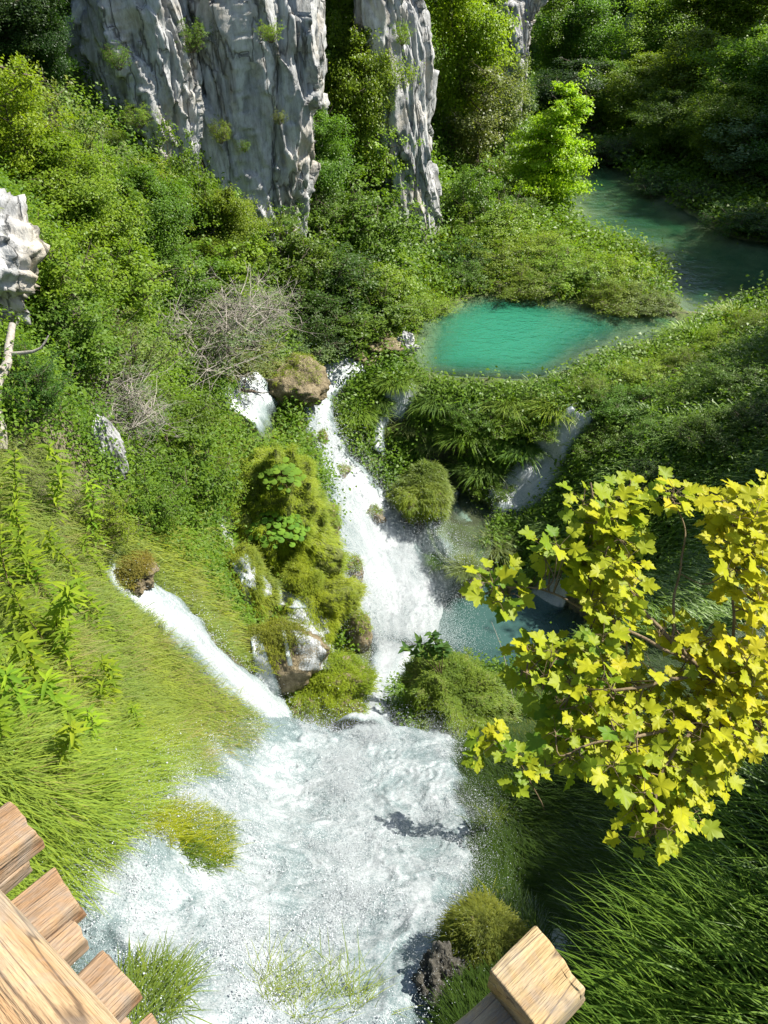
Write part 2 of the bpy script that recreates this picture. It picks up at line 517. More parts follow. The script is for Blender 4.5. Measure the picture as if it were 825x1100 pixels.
def water_sheet(name, poly, h, mat, step, label=None):
    poly = np.asarray(poly)
    lo = poly.min(0) - 0.3; hi = poly.max(0) + 0.3
    gx = np.arange(lo[0], hi[0] + step, step); gy = np.arange(lo[1], hi[1] + step, step)
    X, Y = np.meshgrid(gx, gy)
    zw = EYE - h
    dep = np.clip(zw - Hg(X, Y), 0, 5)
    keep = sdist(X, Y, poly) > -0.35
    q = grid_quads(len(gy), len(gx))
    q = q[keep.ravel()[q].all(1)]
    used = np.unique(q); m = np.full(X.size, -1); m[used] = np.arange(len(used))
    V = np.stack([X.ravel(), Y.ravel(), np.full(X.size, zw)], -1)[used]
    o = link(name, mesh_quads(name, V, m[q], (mat,), attrs={'depth': dep.ravel()[used]}))
    o['kind'] = 'structure'
    return o
water_sheet('pool_water', POOL, POOL_H, M['pool'], 0.2)
water_sheet('river', RIVER, RIVER_H, M['river'], 0.3)
water_sheet('lower_pool_water', LOW, LOW_H, M['lowpool'], 0.08)
water_sheet('shallow_water', SHAL, SHAL_H, M['shallow'], 0.06)
# ------------------------------------------------------------------ running white water
def foam_material(name, white=(0.50, 0.53, 0.545), under=(0.22, 0.28, 0.28), cover=0.5, streak=0.22, alpha_lo=0.25, fscale=26.0):
    k = NT(name)
    fl = k.attr('flow').outputs['Vector']
    st = k.noise(k.mapping(fl, (1.0, streak, 1.0)), 5.0, 5, 0.68, 0.4)
    fine = k.noise(k.pos(), fscale, 4, 0.75)
    big = k.noise(k.mapping(fl, (1.0, 0.5, 1.0)), 1.3, 3, 0.5)
    f = k.math('ADD', k.math('ADD', k.math('MULTIPLY', st, 0.34), k.math('MULTIPLY', fine, 0.40)), k.math('MULTIPLY', big, 0.26))
    edge = k.attr('edge').outputs['Fac']                 # 1 in the stream, falling to 0 at its margin
    f2 = k.math('ADD', f, k.math('MULTIPLY', k.math('SUBTRACT', edge, 1.0), 0.35))
    c = k.mix(k.ramp(f2, [(cover - 0.13, 0.0), (cover + 0.03, 1.0)]), under, white)
    d = k.n('BsdfDiffuse'); k.lk(c, d.inputs['Color'])
    t = k.n('BsdfTranslucent'); k.lk(c, t.inputs['Color'])
    m0 = k.n('MixShader'); m0.inputs[0].default_value = 0.25; k.lk(d.outputs[0], m0.inputs[1]); k.lk(t.outputs[0], m0.inputs[2])
    g = k.n('BsdfGlossy'); g.inputs['Roughness'].default_value = 0.22
    bp = k.bump(k.math('ADD', st, k.math('MULTIPLY', fine, 0.8)), 0.45, 0.04)
    k.lk(bp, g.inputs['Normal']); k.lk(bp, d.inputs['Normal'])
    m1 = k.n('MixShader'); m1.inputs[0].default_value = 0.05; k.lk(m0.outputs[0], m1.inputs[1]); k.lk(g.outputs[0], m1.inputs[2])
    tr = k.n('BsdfTransparent')
    a = k.ramp(f2, [(alpha_lo, 0.0), (alpha_lo + 0.16, 1.0)])
    m2 = k.n('MixShader'); k.lk(a, m2.inputs[0]); k.lk(tr.outputs[0], m2.inputs[1]); k.lk(m1.outputs[0], m2.inputs[2])
    return k.done(m2.outputs[0])
M['fall'] = foam_material('falling_water', alpha_lo=0.22)
M['veil'] = foam_material('thin_veil_of_water', alpha_lo=0.40, cover=0.50, streak=0.08)
M['foam'] = foam_material('churning_foam', cover=0.56, streak=0.55, alpha_lo=0.14, under=(0.17, 0.23, 0.235), fscale=34.0)
M['drop'] = NT('water_drops')
_d = M['drop'].n('BsdfPrincipled'); _d.inputs['Base Color'].default_value = (0.5, 0.54, 0.56, 1); _d.inputs['Roughness'].default_value = 0.25
M['drop'] = M['drop'].done(_d.outputs[0])

FALLS = []                                  # centre line and half width on the ground, so that plants keep clear
_OCT = np.array([[1,0,0],[-1,0,0],[0,1,0],[0,-1,0],[0,0,1],[0,0,-1]], float)
_OCF = np.array([[0,2,4],[2,1,4],[1,3,4],[3,0,4],[2,0,5],[1,2,5],[3,1,5],[0,3,5]])
def droplets(name, P, rad, parent):
    n = len(P)
    V = P[:, None, :] + _OCT[None] * np.asarray(rad)[:, None, None] * RNG.uniform(0.6, 1.4, (n, 1, 3))
    T = (_OCF[None] + (np.arange(n) * 6)[:, None, None]).reshape(-1, 3)
    o = link(name, mesh_quads(name, V.reshape(-1, 3), None, (M['drop'],), tris=T), parent)
    o['kind'] = 'stuff'
    return o

_TET = np.array([[1,1,1],[-1,-1,1],[-1,1,-1],[1,-1,-1]], float) * 0.8
_TEF = np.array([[0,1,2],[0,3,1],[0,2,3],[1,3,2]])
def mist(P, rad, parent):
    n = len(P)
    V = P[:, None, :] + _TET[None] * np.asarray(rad)[:, None, None]
    T = (_TEF[None] + (np.arange(n) * 4)[:, None, None]).reshape(-1, 3)
    o = link('mist', mesh_quads('mist', V.reshape(-1, 3), None, (M['drop'],), tris=T), parent)
    o['kind'] = 'stuff'

def fall(label, pts, mat='fall', lift=0.10, bulge=0.12, rows=120, cols=28, rough=0.10, spray=0, name='waterfall', spray_r=(0.01, 0.03), group=None, fine=0):
    """pts: (u, v, full width in pixels) down the stream, draped on the ground"""
    pts = np.array(pts, float)
    c = hit(pts[:, 0], pts[:, 1])
    dep = project(c)[2]
    hw = pts[:, 2] * dep / FPX * 0.5
    path = smooth_path(np.column_stack([c, hw]), rows)
    xy, hw = path[:, :2], np.maximum(path[:, 3], 0.03)
    t = np.gradient(xy, axis=0)
    t /= np.linalg.norm(t, axis=1)[:, None] + 1e-9
    nrm = np.stack([t[:, 1], -t[:, 0]], -1)
    s = np.linspace(-1, 1, cols)
    wob = 1 + 0.25 * perlin(np.stack([np.arange(rows) * 0.13, np.full(rows, hw.mean() * 9), np.zeros(rows)], -1), 5)
    X = xy[:, None, 0] + nrm[:, None, 0] * s[None] * (hw * wob)[:, None]
    Y = xy[:, None, 1] + nrm[:, None, 1] * s[None] * (hw * wob)[:, None]
    Z0 = Hg(X, Y)
    Zc = Hg(xy[:, 0], xy[:, 1])[:, None]
    Z = np.maximum(Z0, np.minimum(Z0 * 0.6 + Zc * 0.4, Z0 + 0.35))
    Z = Z + lift * (1 - s[None] ** 4) - 0.05 * s[None] ** 4 + bulge * (1 - s[None] ** 2)
    L = np.concatenate([[0], np.cumsum(np.linalg.norm(np.diff(np.column_stack([xy, Zc[:, 0]]), axis=0), axis=1))])
    fl = np.stack([np.broadcast_to(s[None] * hw[:, None], X.shape), np.broadcast_to(L[:, None], X.shape), np.full(X.shape, pts[0, 0] * 0.1)], -1)
    nz = fbm(fl * np.array([3.5, 0.9, 1]), 4, 31, ridged=True) * rough + fbm(fl * np.array([10, 5, 1]), 3, 37) * rough * 0.6
    Z = Z + nz * (1 - s[None] ** 2)
    r = np.arange(rows) / (rows - 1)
    ends = sstep(0, 0.06, r) * sstep(0, 0.05, 1 - r)
    edge = (1 - np.abs(s[None]) ** 3) * np.broadcast_to(ends[:, None] ** 0.5, X.shape)
    V = np.stack([X, Y, Z], -1)
    root = link(name, mesh_quads(name, V.reshape(-1, 3), grid_quads(rows, cols), (M[mat],), attrs={'flow': fl.reshape(-1, 3), 'edge': edge.ravel()}))
    tag(root, label, 'waterfall', group, 'thing')
    FALLS.append((xy, hw))
    if fine:
        i = np.clip((rows * (1 - RNG.exponential(0.16, fine))).astype(int), 0, rows - 1); j = RNG.integers(0, cols, fine)
        P = V[i, j] + RNG.normal(0, 1, (fine, 3)) * np.array([0.45, 0.3, 0.1]) + np.array([0, 0, 1]) * RNG.exponential(0.30, fine)[:, None]
        mist(P, RNG.uniform(0.004, 0.009, fine), root)
    if spray:
        w = np.linspace(0.2, 1, rows) ** 1.5
        i = RNG.choice(rows, spray, p=w / w.sum()); j = RNG.integers(0, cols, spray)
        P = V[i, j] + RNG.normal(0, 1, (spray, 3)) * np.array([0.12, 0.12, 0.05]) + np.array([0, 0, 1]) * RNG.exponential(0.12, spray)[:, None]
        droplets('spray', P, RNG.uniform(*spray_r, spray), root)
    return root

fall('wide main waterfall fanning out white into the lower pool', [(346,426,30),(343,452,42),(354,485,54),(374,520,72),(394,560,104),(414,605,142),(430,650,160),(440,702,150)], rows=220, cols=60, lift=0.16, bulge=0.2, rough=0.05, fine=70000, spray=16000, spray_r=(0.006, 0.018))
fall('white stream curving over the lip at the head of the main waterfall', [(400,388,16),(380,396,34),(358,408,34),(345,424,30),(344,440,32)], rows=60, cols=20, rough=0.06)
fall('small white cascade between green tussocks, right of the main waterfall', [(446,416,20),(428,430,26),(414,440,18),(408,462,14),(406,492,16)], rows=70, cols=14, rough=0.08)
fall('broad white fall spilling past the brown travertine dome', [(275,408,40),(268,425,62),(262,445,56),(266,464,30)], rows=60, cols=34, rough=0.06, lift=0.3)
fall('white stream running down through the bright grass slope', [(116,630,20),(145,642,52),(180,660,74),(208,686,80),(234,714,72),(262,742,74),(290,766,90),(318,784,90)], rows=160, cols=30, rough=0.05, spray=3000, spray_r=(0.004, 0.009))
fall('white fall tumbling out of the sedge mound', [(634,456,12),(616,468,24),(600,484,42),(588,505,52),(572,526,58),(548,541,52),(524,548,26)], rows=100, cols=26, rough=0.06, lift=0.25, bulge=0.25, spray=2000, spray_r=(0.006,0.014))
fall('small white chute at the left foot of the sedge mound', [(490,532,10),(486,545,16),(494,556,22),(504,566,14)], rows=40, cols=12, rough=0.07)
fall('bright patch of foam in the lower pool behind the maple twigs', [(610,640,14),(590,648,36),(572,652,40),(556,662,14)], rows=40, cols=14, rough=0.05)
fall('white chute pouring between the two mossy boulders', [(384,786,60),(396,766,54),(408,744,46),(420,722,52),(432,698,90)], rows=70, cols=24, rough=0.07, lift=0.22, spray=2500, spray_r=(0.006,0.014))
fall('shaded blue-grey stream in the dark gap by the wooden beam', [(578,985,26),(595,1005,44),(605,1030,52),(612,1065,50),(606,1100,40)], rows=60, cols=24, rough=0.10, lift=0.12)

# the churning water right under the walkway: one lumpy sheet over the rocks
CASC_PX = [(285,786),(325,780),(366,784),(378,764),(392,740),(402,716),(412,700),(440,696),(446,712),(430,738),(420,764),(440,784),(470,786),(500,796),(496,822),(514,840),(504,862),(524,890),(514,915),(528,938),(506,960),(512,990),(488,1015),(494,1050),(470,1085),(455,1150),(420,1300),(220,1300),(120,1190),(110,1090),(84,1030),(60,975),(70,930),(130,905),(120,870),(140,835),(200,826),(240,812)]
CASC = round_poly([hit(*p)[0][:2] if p[1] < 1095 else at_drop(p[0], p[1], 8.1)[:2] for p in CASC_PX], 3)
def cascade():
    lo, hi = CASC.min(0) - 0.2, CASC.max(0) + 0.2
    st = 0.028
    gx = np.arange(lo[0], hi[0], st); gy = np.arange(lo[1], hi[1], st)
    X, Y = np.meshgrid(gx, gy)
    sd = sdist(X, Y, CASC)
    p = xy0(X, Y)
    warp = np.stack([fbm(p * 1.3, 3, 51), fbm(p * 1.3, 3, 53), np.zeros(X.shape)], -1)
    q = p + 0.45 * warp
    e = sstep(-0.12, 0.45, sd + 0.45 * fbm(p * 1.4, 3, 54) + 0.25 * fbm(p * 5, 3, 55))
    z = 0.12 + 0.09 * fbm(q * 1.1, 3, 57, ridged=True) + 0.035 * fbm(q * 5.5, 4, 59, ridged=True) + 0.03 * fbm(q * 20, 3, 61)
    G0 = Hg(X, Y); G = G0.copy()
    for _ in range(3):                                     # the water bridges the hollows between the rocks
        for ax in (0, 1):
            c = np.cumsum(np.concatenate([np.repeat(np.take(G, [0], ax), 15, ax), G, np.repeat(np.take(G, [-1], ax), 14, ax)], ax), ax)
            c = np.concatenate([np.take(c, [0], ax) * 0, c], ax); n_ = G.shape[ax]
            G = (np.take(c, range(29, 29 + n_), ax) - np.take(c, range(0, n_), ax)) / 29.0
    Z = np.maximum(G, G0 + 0.01 - 0.1) - 0.08 + (z + 0.08) * e
    keep = (sd > -0.12)
    Q = grid_quads(len(gy), len(gx)); Q = Q[keep.ravel()[Q].all(1)]
    used = np.unique(Q); m = np.full(X.size, -1); m[used] = np.arange(len(used))
    V = np.stack([X, Y, Z], -1).reshape(-1, 3)[used]
    fl = np.stack([q[..., 0], q[..., 1], Z * 0.5], -1).reshape(-1, 3)[used]
    root = link('waterfall', mesh_quads('waterfall', V, m[Q], (M['foam'],), attrs={'flow': fl, 'edge': np.clip(0.3 + 0.7 * e.ravel()[used] + 0.12 * (z.ravel()[used] - 0.14) * 3, 0, 1.2)}))
    tag(root, 'wide churning white cascade right below the wooden walkway', 'waterfall', None, 'thing')
    n = 50000
    w = np.clip(fbm(V * 1.1, 3, 71) + 0.25, 0.02, 1) ** 2
    i = RNG.choice(len(V), n, p=w / w.sum())
    P = V[i] + RNG.normal(0, 0.03, (n, 3)) + np.array([0, 0, 1]) * (RNG.exponential(0.13, n) * (0.3 + 2.2 * np.clip(fbm(V[i] * 0.8, 2, 73) + 0.2, 0, 1)))[:, None]
    # splashes: drops thrown out from where the water strikes the rocks
    ns, per = 420, 150
    c = V[RNG.choice(len(V), ns, p=w / w.sum())]
    vel = RNG.uniform(0.35, 1.0, (ns, 1, 1)) * (np.array([0, 0, 1.5]) + RNG.normal(0, 0.75, (ns, per, 3)) + RNG.normal(0, 0.6, (ns, 1, 3)))
    vel[..., 2] = np.abs(vel[..., 2])
    tt = RNG.uniform(0.02, 0.34, (ns, per, 1))
    S = c[:, None] + vel * tt + np.array([0, 0, -4.9]) * tt ** 2
    S = S.reshape(-1, 3); S = S[S[:, 2] > Hg(S[:, 0], S[:, 1]) + 0.05]
    P = np.vstack([P, S]); n = len(P)
    droplets('spray', P, np.clip(RNG.lognormal(-5.4, 0.45, n), 0.002, 0.014), root)
    m_ = 240000
    ci = RNG.choice(len(V), 700, p=w / w.sum()); k = RNG.integers(0, 700, m_)
    P = V[ci[k]] + RNG.normal(0, 1, (m_, 3)) * np.array([0.22, 0.22, 0.05]) + np.array([0, 0, 1]) * RNG.exponential(0.14, m_)[:, None]
    P = P[P[:, 2] > Hg(P[:, 0], P[:, 1]) + 0.05]
    mist(P, RNG.uniform(0.0015, 0.0038, len(P)), root)
    return root
cascade()

def clear_of_water(x, y, extra=0.0):
    ok = np.ones(np.shape(x), bool)
    for P_, q in ((POOL, 0.35), (RIVER, 0.1), (LOW, 0), (SHAL, 0)):
        ok &= sdist(x, y, P_) < -0.02 - extra - q
    ok &= sdist(x, y, CASC) < 0.1 - extra
    for xy, hw in FALLS:
        for a in range(0, len(xy), 3):
            ok &= np.hypot(x - xy[a, 0], y - xy[a, 1]) > hw[a] * 0.9 + extra
    return ok
# ------------------------------------------------------------------ limestone
def limestone_material():
    k = NT('pale_limestone')
    o = k.pos()
    st = k.noise(k.mapping(o, (1.0, 1.0, 0.16)), 1.9, 7, 0.66, 0.5)
    fin = k.noise(k.mapping(o, (1, 1, 0.45)), 7.0, 6, 0.72)
    pat = k.noise(o, 0.5, 4, 0.6)
    c = k.ramp(st, [(0.30, (0.10, 0.102, 0.10)), (0.42, (0.29, 0.295, 0.295)), (0.55, (0.46, 0.465, 0.46)), (0.75, (0.60, 0.595, 0.57))])
    c = k.mix(k.ramp(fin, [(0.35, 0.55), (0.55, 0.0)]), c, (0.16, 0.155, 0.14))
    c = k.mix(k.math('MULTIPLY', k.ramp(pat, [(0.52, 0.0), (0.7, 1.0)]), 0.55), c, (0.46, 0.37, 0.23))
    vo = k.n('TexVoronoi', feature='DISTANCE_TO_EDGE'); vo.inputs['Scale'].default_value = 0.8
    wv = k.mapping(o, (1.1, 1.1, 0.26))
    nz = k.n('TexNoise'); nz.inputs['Scale'].default_value = 1.6; nz.inputs['Detail'].default_value = 5; k.lk(wv, nz.inputs['Vector'])
    wv2 = k.n('VectorMath', operation='ADD'); k.lk(wv, wv2.inputs[0]); k.lk(nz.outputs[1], wv2.inputs[1]); k.lk(wv2.outputs[0], vo.inputs['Vector'])
    crack = k.ramp(vo.outputs['Distance'], [(0.0, 0.0), (0.035, 1.0)])
    c = k.mix(k.math('MULTIPLY', k.math('SUBTRACT', 1.0, crack), 0.75), c, (0.05, 0.048, 0.042))
    up = k.n('SeparateXYZ'); k.lk(k.n('NewGeometry').outputs['Normal'], up.inputs[0])
    mo = k.math('ADD', up.outputs[2], k.math('MULTIPLY', k.noise(o, 2.4, 5, 0.7), 1.1))
    c = k.mix(k.ramp(mo, [(1.12, 0.0), (1.24, 1.0)]), c, (0.10, 0.13, 0.03))
    b = k.n('BsdfPrincipled'); k.lk(c, b.inputs['Base Color']); b.inputs['Roughness'].default_value = 0.9
    hgt = k.math('ADD', k.math('ADD', st, k.math('MULTIPLY', fin, 0.6)), k.math('MULTIPLY', crack, 0.5))
    k.lk(k.bump(hgt, 0.8, 0.10), b.inputs['Normal'])
    return k.done(b.outputs[0])
M['limestone'] = limestone_material()
def tufa_material(name, a, b_, c_):
    k = NT(name)
    o = k.pos()
    n = k.noise(o, 3.0, 6, 0.7); n2 = k.noise(k.mapping(o, (1, 1, 0.4)), 11, 5, 0.7)
    c = k.ramp(k.math('ADD', k.math('MULTIPLY', n, 0.6), k.math('MULTIPLY', n2, 0.4)), [(0.35, a), (0.5, b_), (0.66, c_)])
    b = k.n('BsdfPrincipled'); k.lk(c, b.inputs['Base Color']); b.inputs['Roughness'].default_value = 0.7
    k.lk(k.bump(k.math('ADD', n, n2), 1.0, 0.1), b.inputs['Normal'])
    return k.done(b.outputs[0])
M['tufa'] = tufa_material('brown_travertine', (0.06, 0.05, 0.025), (0.19, 0.15, 0.08), (0.36, 0.30, 0.19))
M['mossrock'] = tufa_material('moss_covered_travertine', (0.05, 0.06, 0.012), (0.13, 0.16, 0.02), (0.24, 0.25, 0.04))

M['wetstone'] = tufa_material('wet_dark_stone', (0.02, 0.02, 0.016), (0.06, 0.055, 0.04), (0.14, 0.13, 0.11))
def cliff(name, label, rows, y0, depth, seed, yaw=0.0, amp=0.55, cat='cliff', nz=230, na=260, top_close=True):
    """rows: (v, uL, uR) seen on the upright plane y = y0; the block reaches back by depth"""
    rows = np.array(sorted(rows, key=lambda r: -r[0]), float)
    def onp(u, v):
        d = ray(u, v); t = y0 / d[..., 1]
        return d[..., 0] * t, d[..., 2] * t + EYE
    xl, zl = onp(rows[:, 1], rows[:, 0]); xr, zr = onp(rows[:, 2], rows[:, 0])
    z = zl
    zz = np.linspace(z[0] - 3.0, z[-1], nz)
    # sharper steps than a spline: linear between rows
    L = np.interp(zz, z, xl); Rr = np.interp(zz, z, xr)
    th = np.linspace(0, 2 * np.pi, na, endpoint=False)
    ex = 2 / 3.4
    cx, sx = np.cos(th), np.sin(th)
    ux = np.sign(cx) * np.abs(cx) ** ex; uy = np.sign(sx) * np.abs(sx) ** ex
    a = ((Rr - L) / 2)[:, None]; cxx = ((L + Rr) / 2)[:, None]
    X = cxx + a * ux[None]; Y = np.broadcast_to(y0 + depth * 0.5 + depth * 0.5 * uy[None], X.shape).copy()
    Y = Y + yaw * (X - cxx)
    Z = np.broadcast_to(zz[:, None], X.shape).copy()
    P = np.stack([X, Y, Z], -1)
    nx = ux[None] * np.ones_like(X); ny = uy[None] * np.ones_like(X)
    wv = 0.12 * np.stack([fbm(P * 0.7 + seed, 3, seed + k) for k in (1, 2, 4)], -1)
    W_ = P + wv
    tl = np.stack([W_[..., 0] + 0.22 * W_[..., 2], W_[..., 1], W_[..., 2]], -1)     # the beds lean
    big = fbm(W_ * np.array([0.4, 0.4, 0.13]) + seed, 3, seed)
    f1 = facets(tl * np.array([0.7, 0.7, 0.11]) + seed, seed + 5, 0.7)
    f2 = facets(tl * np.array([1.7, 1.7, 0.24]) + seed, seed + 8, 0.8)
    f3 = facets(tl * np.array([3.8, 3.8, 1.0]) + seed, seed + 11, 0.8)
    fine = fbm(P * np.array([4.5, 4.5, 3.4]), 4, seed + 7)
    cr = sstep(0.07, 0.0, np.abs(perlin(W_ * np.array([0.9, 0.9, 0.07]) + seed, seed + 21)))
    d = amp * (0.6 * big + 1.15 * f1 + 0.6 * f2 + 0.26 * f3 + 0.12 * fine - 0.5 * cr)
    X = X + nx * d; Y = Y + ny * d
    V = np.stack([X, Y, Z], -1).reshape(-1, 3)
    Q = grid_quads(nz, na, True)
    n0 = len(V)
    V = np.vstack([V, [[X[-1].mean(), Y[-1].mean(), zz[-1] + 0.3 * (Rr[-1] - L[-1])]]])
    T = np.stack([(nz - 1) * na + np.arange(na), (nz - 1) * na + (np.arange(na) + 1) % na, np.full(na, n0)], -1)
    o = link(name, mesh_quads(name, V, Q, (M['limestone'],), tris=T, smooth=False))
    tag(o, label, cat)
    return o
cliff('rock_cliff', 'large leaning grey cliff face in the middle, streaked smooth slab down its centre',
      [(250,222,316),(205,206,326),(160,198,332),(110,194,334),(60,190,332),(0,186,330),(-140,170,336),(-330,160,350)], 27.5, 5.0, 3, yaw=0.32, amp=0.42)
cliff('rock_cliff', 'pale weathered cliff at upper left with ledges of moss',
      [(200,82,202),(150,78,204),(110,74,204),(70,68,202),(20,64,196),(0,66,192),(-140,56,196),(-320,50,200)], 25.5, 5.0, 8, yaw=0.35, amp=0.48)
cliff('rock_pillar', 'tall slender limestone pillar with a pale sunlit right edge',
      [(290,424,476),(240,418,470),(180,408,464),(120,398,463),(60,390,462),(20,386,454),(0,386,446),(-120,376,440),(-300,380,430)], 35.5, 4.0, 14, yaw=0.3, amp=0.4)
cliff('rock_cliff', 'grey fluted rock strip at the top edge, between the leaning cliff and the pillar',
      [(60,318,362),(20,310,368),(0,306,372),(-150,300,385)], 42, 4.0, 19, amp=0.5)
cliff('rock_spire', 'thin pale rock spire among the far trees',
      [(110,534,556),(60,536,558),(30,539,558),(5,544,556)], 52, 2.0, 23, amp=0.5, nz=90, na=90)
cliff('rock_ledge', 'small pale rock outcrop beside the thin spire at the top edge',
      [(30,556,568),(10,557,584),(0,558,596),(-14,562,600)], 54, 2.0, 27, amp=0.4, nz=70, na=90)
cliff('rock_cliff', 'hazy grey cliff showing between dark trees at top right',
      [(60,680,730),(30,684,738),(0,690,742),(-40,694,750)], 76, 4.0, 31, amp=0.8, nz=90, na=120)


# ------------------------------------------------------------------ blades of grass, moss and sedge
def blades(P, N, per, L, W, spread=0.06, tilt=(0.1, 0.9), droop=0.5, flow=0.0, lvar=0.45, tbase=None):
    """tufts of curved tapering blades: P base points, N ground normals; flow pulls them downhill"""
    n = len(P) * per
    base = np.repeat(P, per, 0) + np.column_stack([RNG.normal(0, spread, (n, 2)), np.zeros(n)])
    up = np.repeat(N, per, 0) * 0.45 + np.array([0, 0, 0.55])
    az = RNG.uniform(0, 2 * np.pi, n); ti = RNG.uniform(*tilt, n)
    d = up + np.stack([np.cos(az) * np.tan(ti), np.sin(az) * np.tan(ti), np.zeros(n)], -1)
    dn = np.repeat(np.stack([N[:, 0], N[:, 1], -0.4 * (1 - N[:, 2])], -1), per, 0)
    d = d + dn * flow
    d /= np.linalg.norm(d, axis=1)[:, None]
    hd = np.stack([d[:, 0], d[:, 1], np.zeros(n)], -1); hd /= np.linalg.norm(hd, axis=1)[:, None] + 1e-6
    side = np.stack([-hd[:, 1], hd[:, 0], np.zeros(n)], -1)
    tw = RNG.uniform(-0.6, 0.6, n)
    side = side + hd * tw[:, None]
    ln = L * RNG.uniform(1 - lvar, 1 + lvar, n); wd = W * RNG.uniform(0.7, 1.3, n)
    dr = droop * RNG.uniform(0.5, 1.5, n)
    s = np.array([0.0, 0.4, 0.75, 1.0]); ws = np.array([0.7, 1.0, 0.7, 0.06])
    C = base[:, None, :] + ln[:, None, None] * (s[None, :, None] * d[:, None, :] + (dr[:, None] * s[None] ** 2.2)[..., None] * (np.array([0, 0, -1.0]) * 0.75 + hd[:, None, :] * 0.25))
    o = side[:, None, :] * (wd[:, None] * ws[None])[..., None] * 0.5
    V = np.stack([C - o, C + o], 2).reshape(-1, 3)          # n,4,2
    k = np.arange(n) * 8
    Q = np.concatenate([np.stack([k + 2 * j, k + 2 * j + 1, k + 2 * j + 3, k + 2 * j + 2], -1) for j in range(3)])
    tb = RNG.uniform(0, 1, n) * 0.55 + (np.repeat(tbase, per) if tbase is not None else np.repeat(RNG.uniform(0, 1, len(P)), per)) * 0.45
    return V, Q, np.repeat(tb, 8)

def merge(parts):
    V, Q, T, n = [], [], [], 0
    for v, q, t in parts:
        V.append(v); Q.append(q + n); T.append(t); n += len(v)
    return np.vstack(V), np.vstack(Q), np.concatenate(T)

def blade_object(name, parts, colour, parent=None, mat='blade'):
    V, Q, T = merge(parts)
    o = link(name, mesh_quads(name, V, Q, (M[mat],), tint=T, smooth=True), parent)
    o.color = (*colour, 1)
    return o

def blob(c, r, seed, nl=46, na=64, amp=0.25, squash=1.0, freq=1.3, rocky=False):
    th = np.linspace(0.001, np.pi - 0.001, nl); ph = np.linspace(0, 2 * np.pi, na, endpoint=False)
    D = np.stack([np.sin(th)[:, None] * np.cos(ph)[None], np.sin(th)[:, None] * np.sin(ph)[None], np.cos(th)[:, None] * np.ones((1, na))], -1)
    n = fbm(D * freq + seed, 4, seed) * 2.6 + 0.4 * fbm(D * np.array([3.2, 3.2, 1.1]) + seed, 3, seed + 6, ridged=True) + 0.35 * fbm(D * freq * 3.3 + seed, 3, seed + 2, ridged=True)
    Rr = 1 + amp * n + (amp * (0.7 * facets(D * np.array([1.6, 1.6, 1.0]) + seed, seed + 3, 0.9) + 0.35 * facets(D * np.array([4.5, 4.5, 2.5]) + seed, seed + 4, 0.9) + 0.12 * facets(D * 11 + seed, seed + 6, 0.9)) if rocky else 0)
    P = D * Rr[..., None] * np.asarray(r) + np.asarray(c)
    return P, D

def mossy_rock(u, v, wpx, hpx, label, seed, name='mossy_boulder', mat='mossrock', moss=(0.21, 0.28, 0.02), dens=1400, L=0.14, dy=1.0, amp=0.36, cover=-0.35, cat='boulder', W=0.02, group=None):
    b = hit(u, v + 0.35 * hpx)[0]
    dep = project(b)[2]
    rx = wpx * dep / FPX / 2; rz = hpx * dep / FPX / 2 * 1.05; ry = rx * dy
    c = b + np.array([0, ry * 0.35, rz * 0.55])
    lime = mat == 'limestone'
    P, D = blob(c, (rx, ry, rz), seed, 120 if lime else 60, 160 if lime else 84, amp=amp, rocky=lime)
    o = link(name, mesh_quads(name, P.reshape(-1, 3), grid_quads(*P.shape[:2], True), (M[mat],), smooth=not lime))
    tag(o, label, cat, group)
    if dens:
        dens = int(dens * 2.2)
        Pf = P.reshape(-1, 3); Df = D.reshape(-1, 3)
        sel = np.nonzero((Df[:, 2] + 1.1 * fbm(Pf * 1.6, 3, seed + 9) > cover) & (np.abs(Df[:, 2]) < 0.995))[0]
        i = RNG.choice(sel, dens)
        pp = Pf[i] + RNG.normal(0, 0.03 * rx, (dens, 3))
        nn = Df[i] / np.array([rx, ry, rz]); nn /= np.linalg.norm(nn, axis=1)[:, None]
        m = blade_object('moss', [blades(pp, nn, 10, L * 0.4, W * 0.55, 0.05, (0.1, 1.0), 0.8, 0.8, tbase=np.clip(0.5 + 1.6 * fbm(pp * 1.7, 3, seed + 5), 0, 1))], moss, o)
    return o
mossy_rock(338,746,100,58,'brown boulder capped with bright moss, left of the white chute',41,mat='tufa',cover=-0.05,moss=(0.21,0.27,0.02),dens=2200,L=0.18,dy=0.8)
mossy_rock(486,756,80,70,'big green boulder under the leafy sprig, right of the white chute',43,amp=0.6,dens=2200,L=0.2,dy=0.9,moss=(0.17,0.225,0.03))
mossy_rock(256,642,66,84,'shaggy moss cushion bulging between two threads of water',45,name='moss_cushion',dens=2200,L=0.2,cat='moss cushion',moss=(0.21,0.25,0.025))
mossy_rock(304,575,100,150,'tall moss-draped hump at the left side of the main waterfall',47,amp=0.5,name='moss_cushion',dens=4200,L=0.25,cat='moss cushion',moss=(0.24,0.31,0.02),dy=1.1)
mossy_rock(326,652,86,92,'mossy overhang above the thin veil of water',49,name='moss_cushion',dens=2800,L=0.22,cat='moss cushion',moss=(0.22,0.28,0.02))
mossy_rock(316,412,66,44,'ribbed brown travertine dome at the head of the broad fall',51,name='travertine_dome',mat='tufa',dens=260,cover=0.5,cat='rock',amp=0.2)
mossy_rock(400,372,60,26,'dark bare rock bank above the stream head',55,name='rock_bank',mat='tufa',dens=300,cover=0.3,cat='rock')
mossy_rock(292,704,110,80,'wet brown rock wall under the mossy overhang, threads of water in front',73,name='rock_wall',mat='tufa',dens=700,cover=0.55,cat='rock',dy=0.5,amp=0.2,moss=(0.17,0.2,0.025))
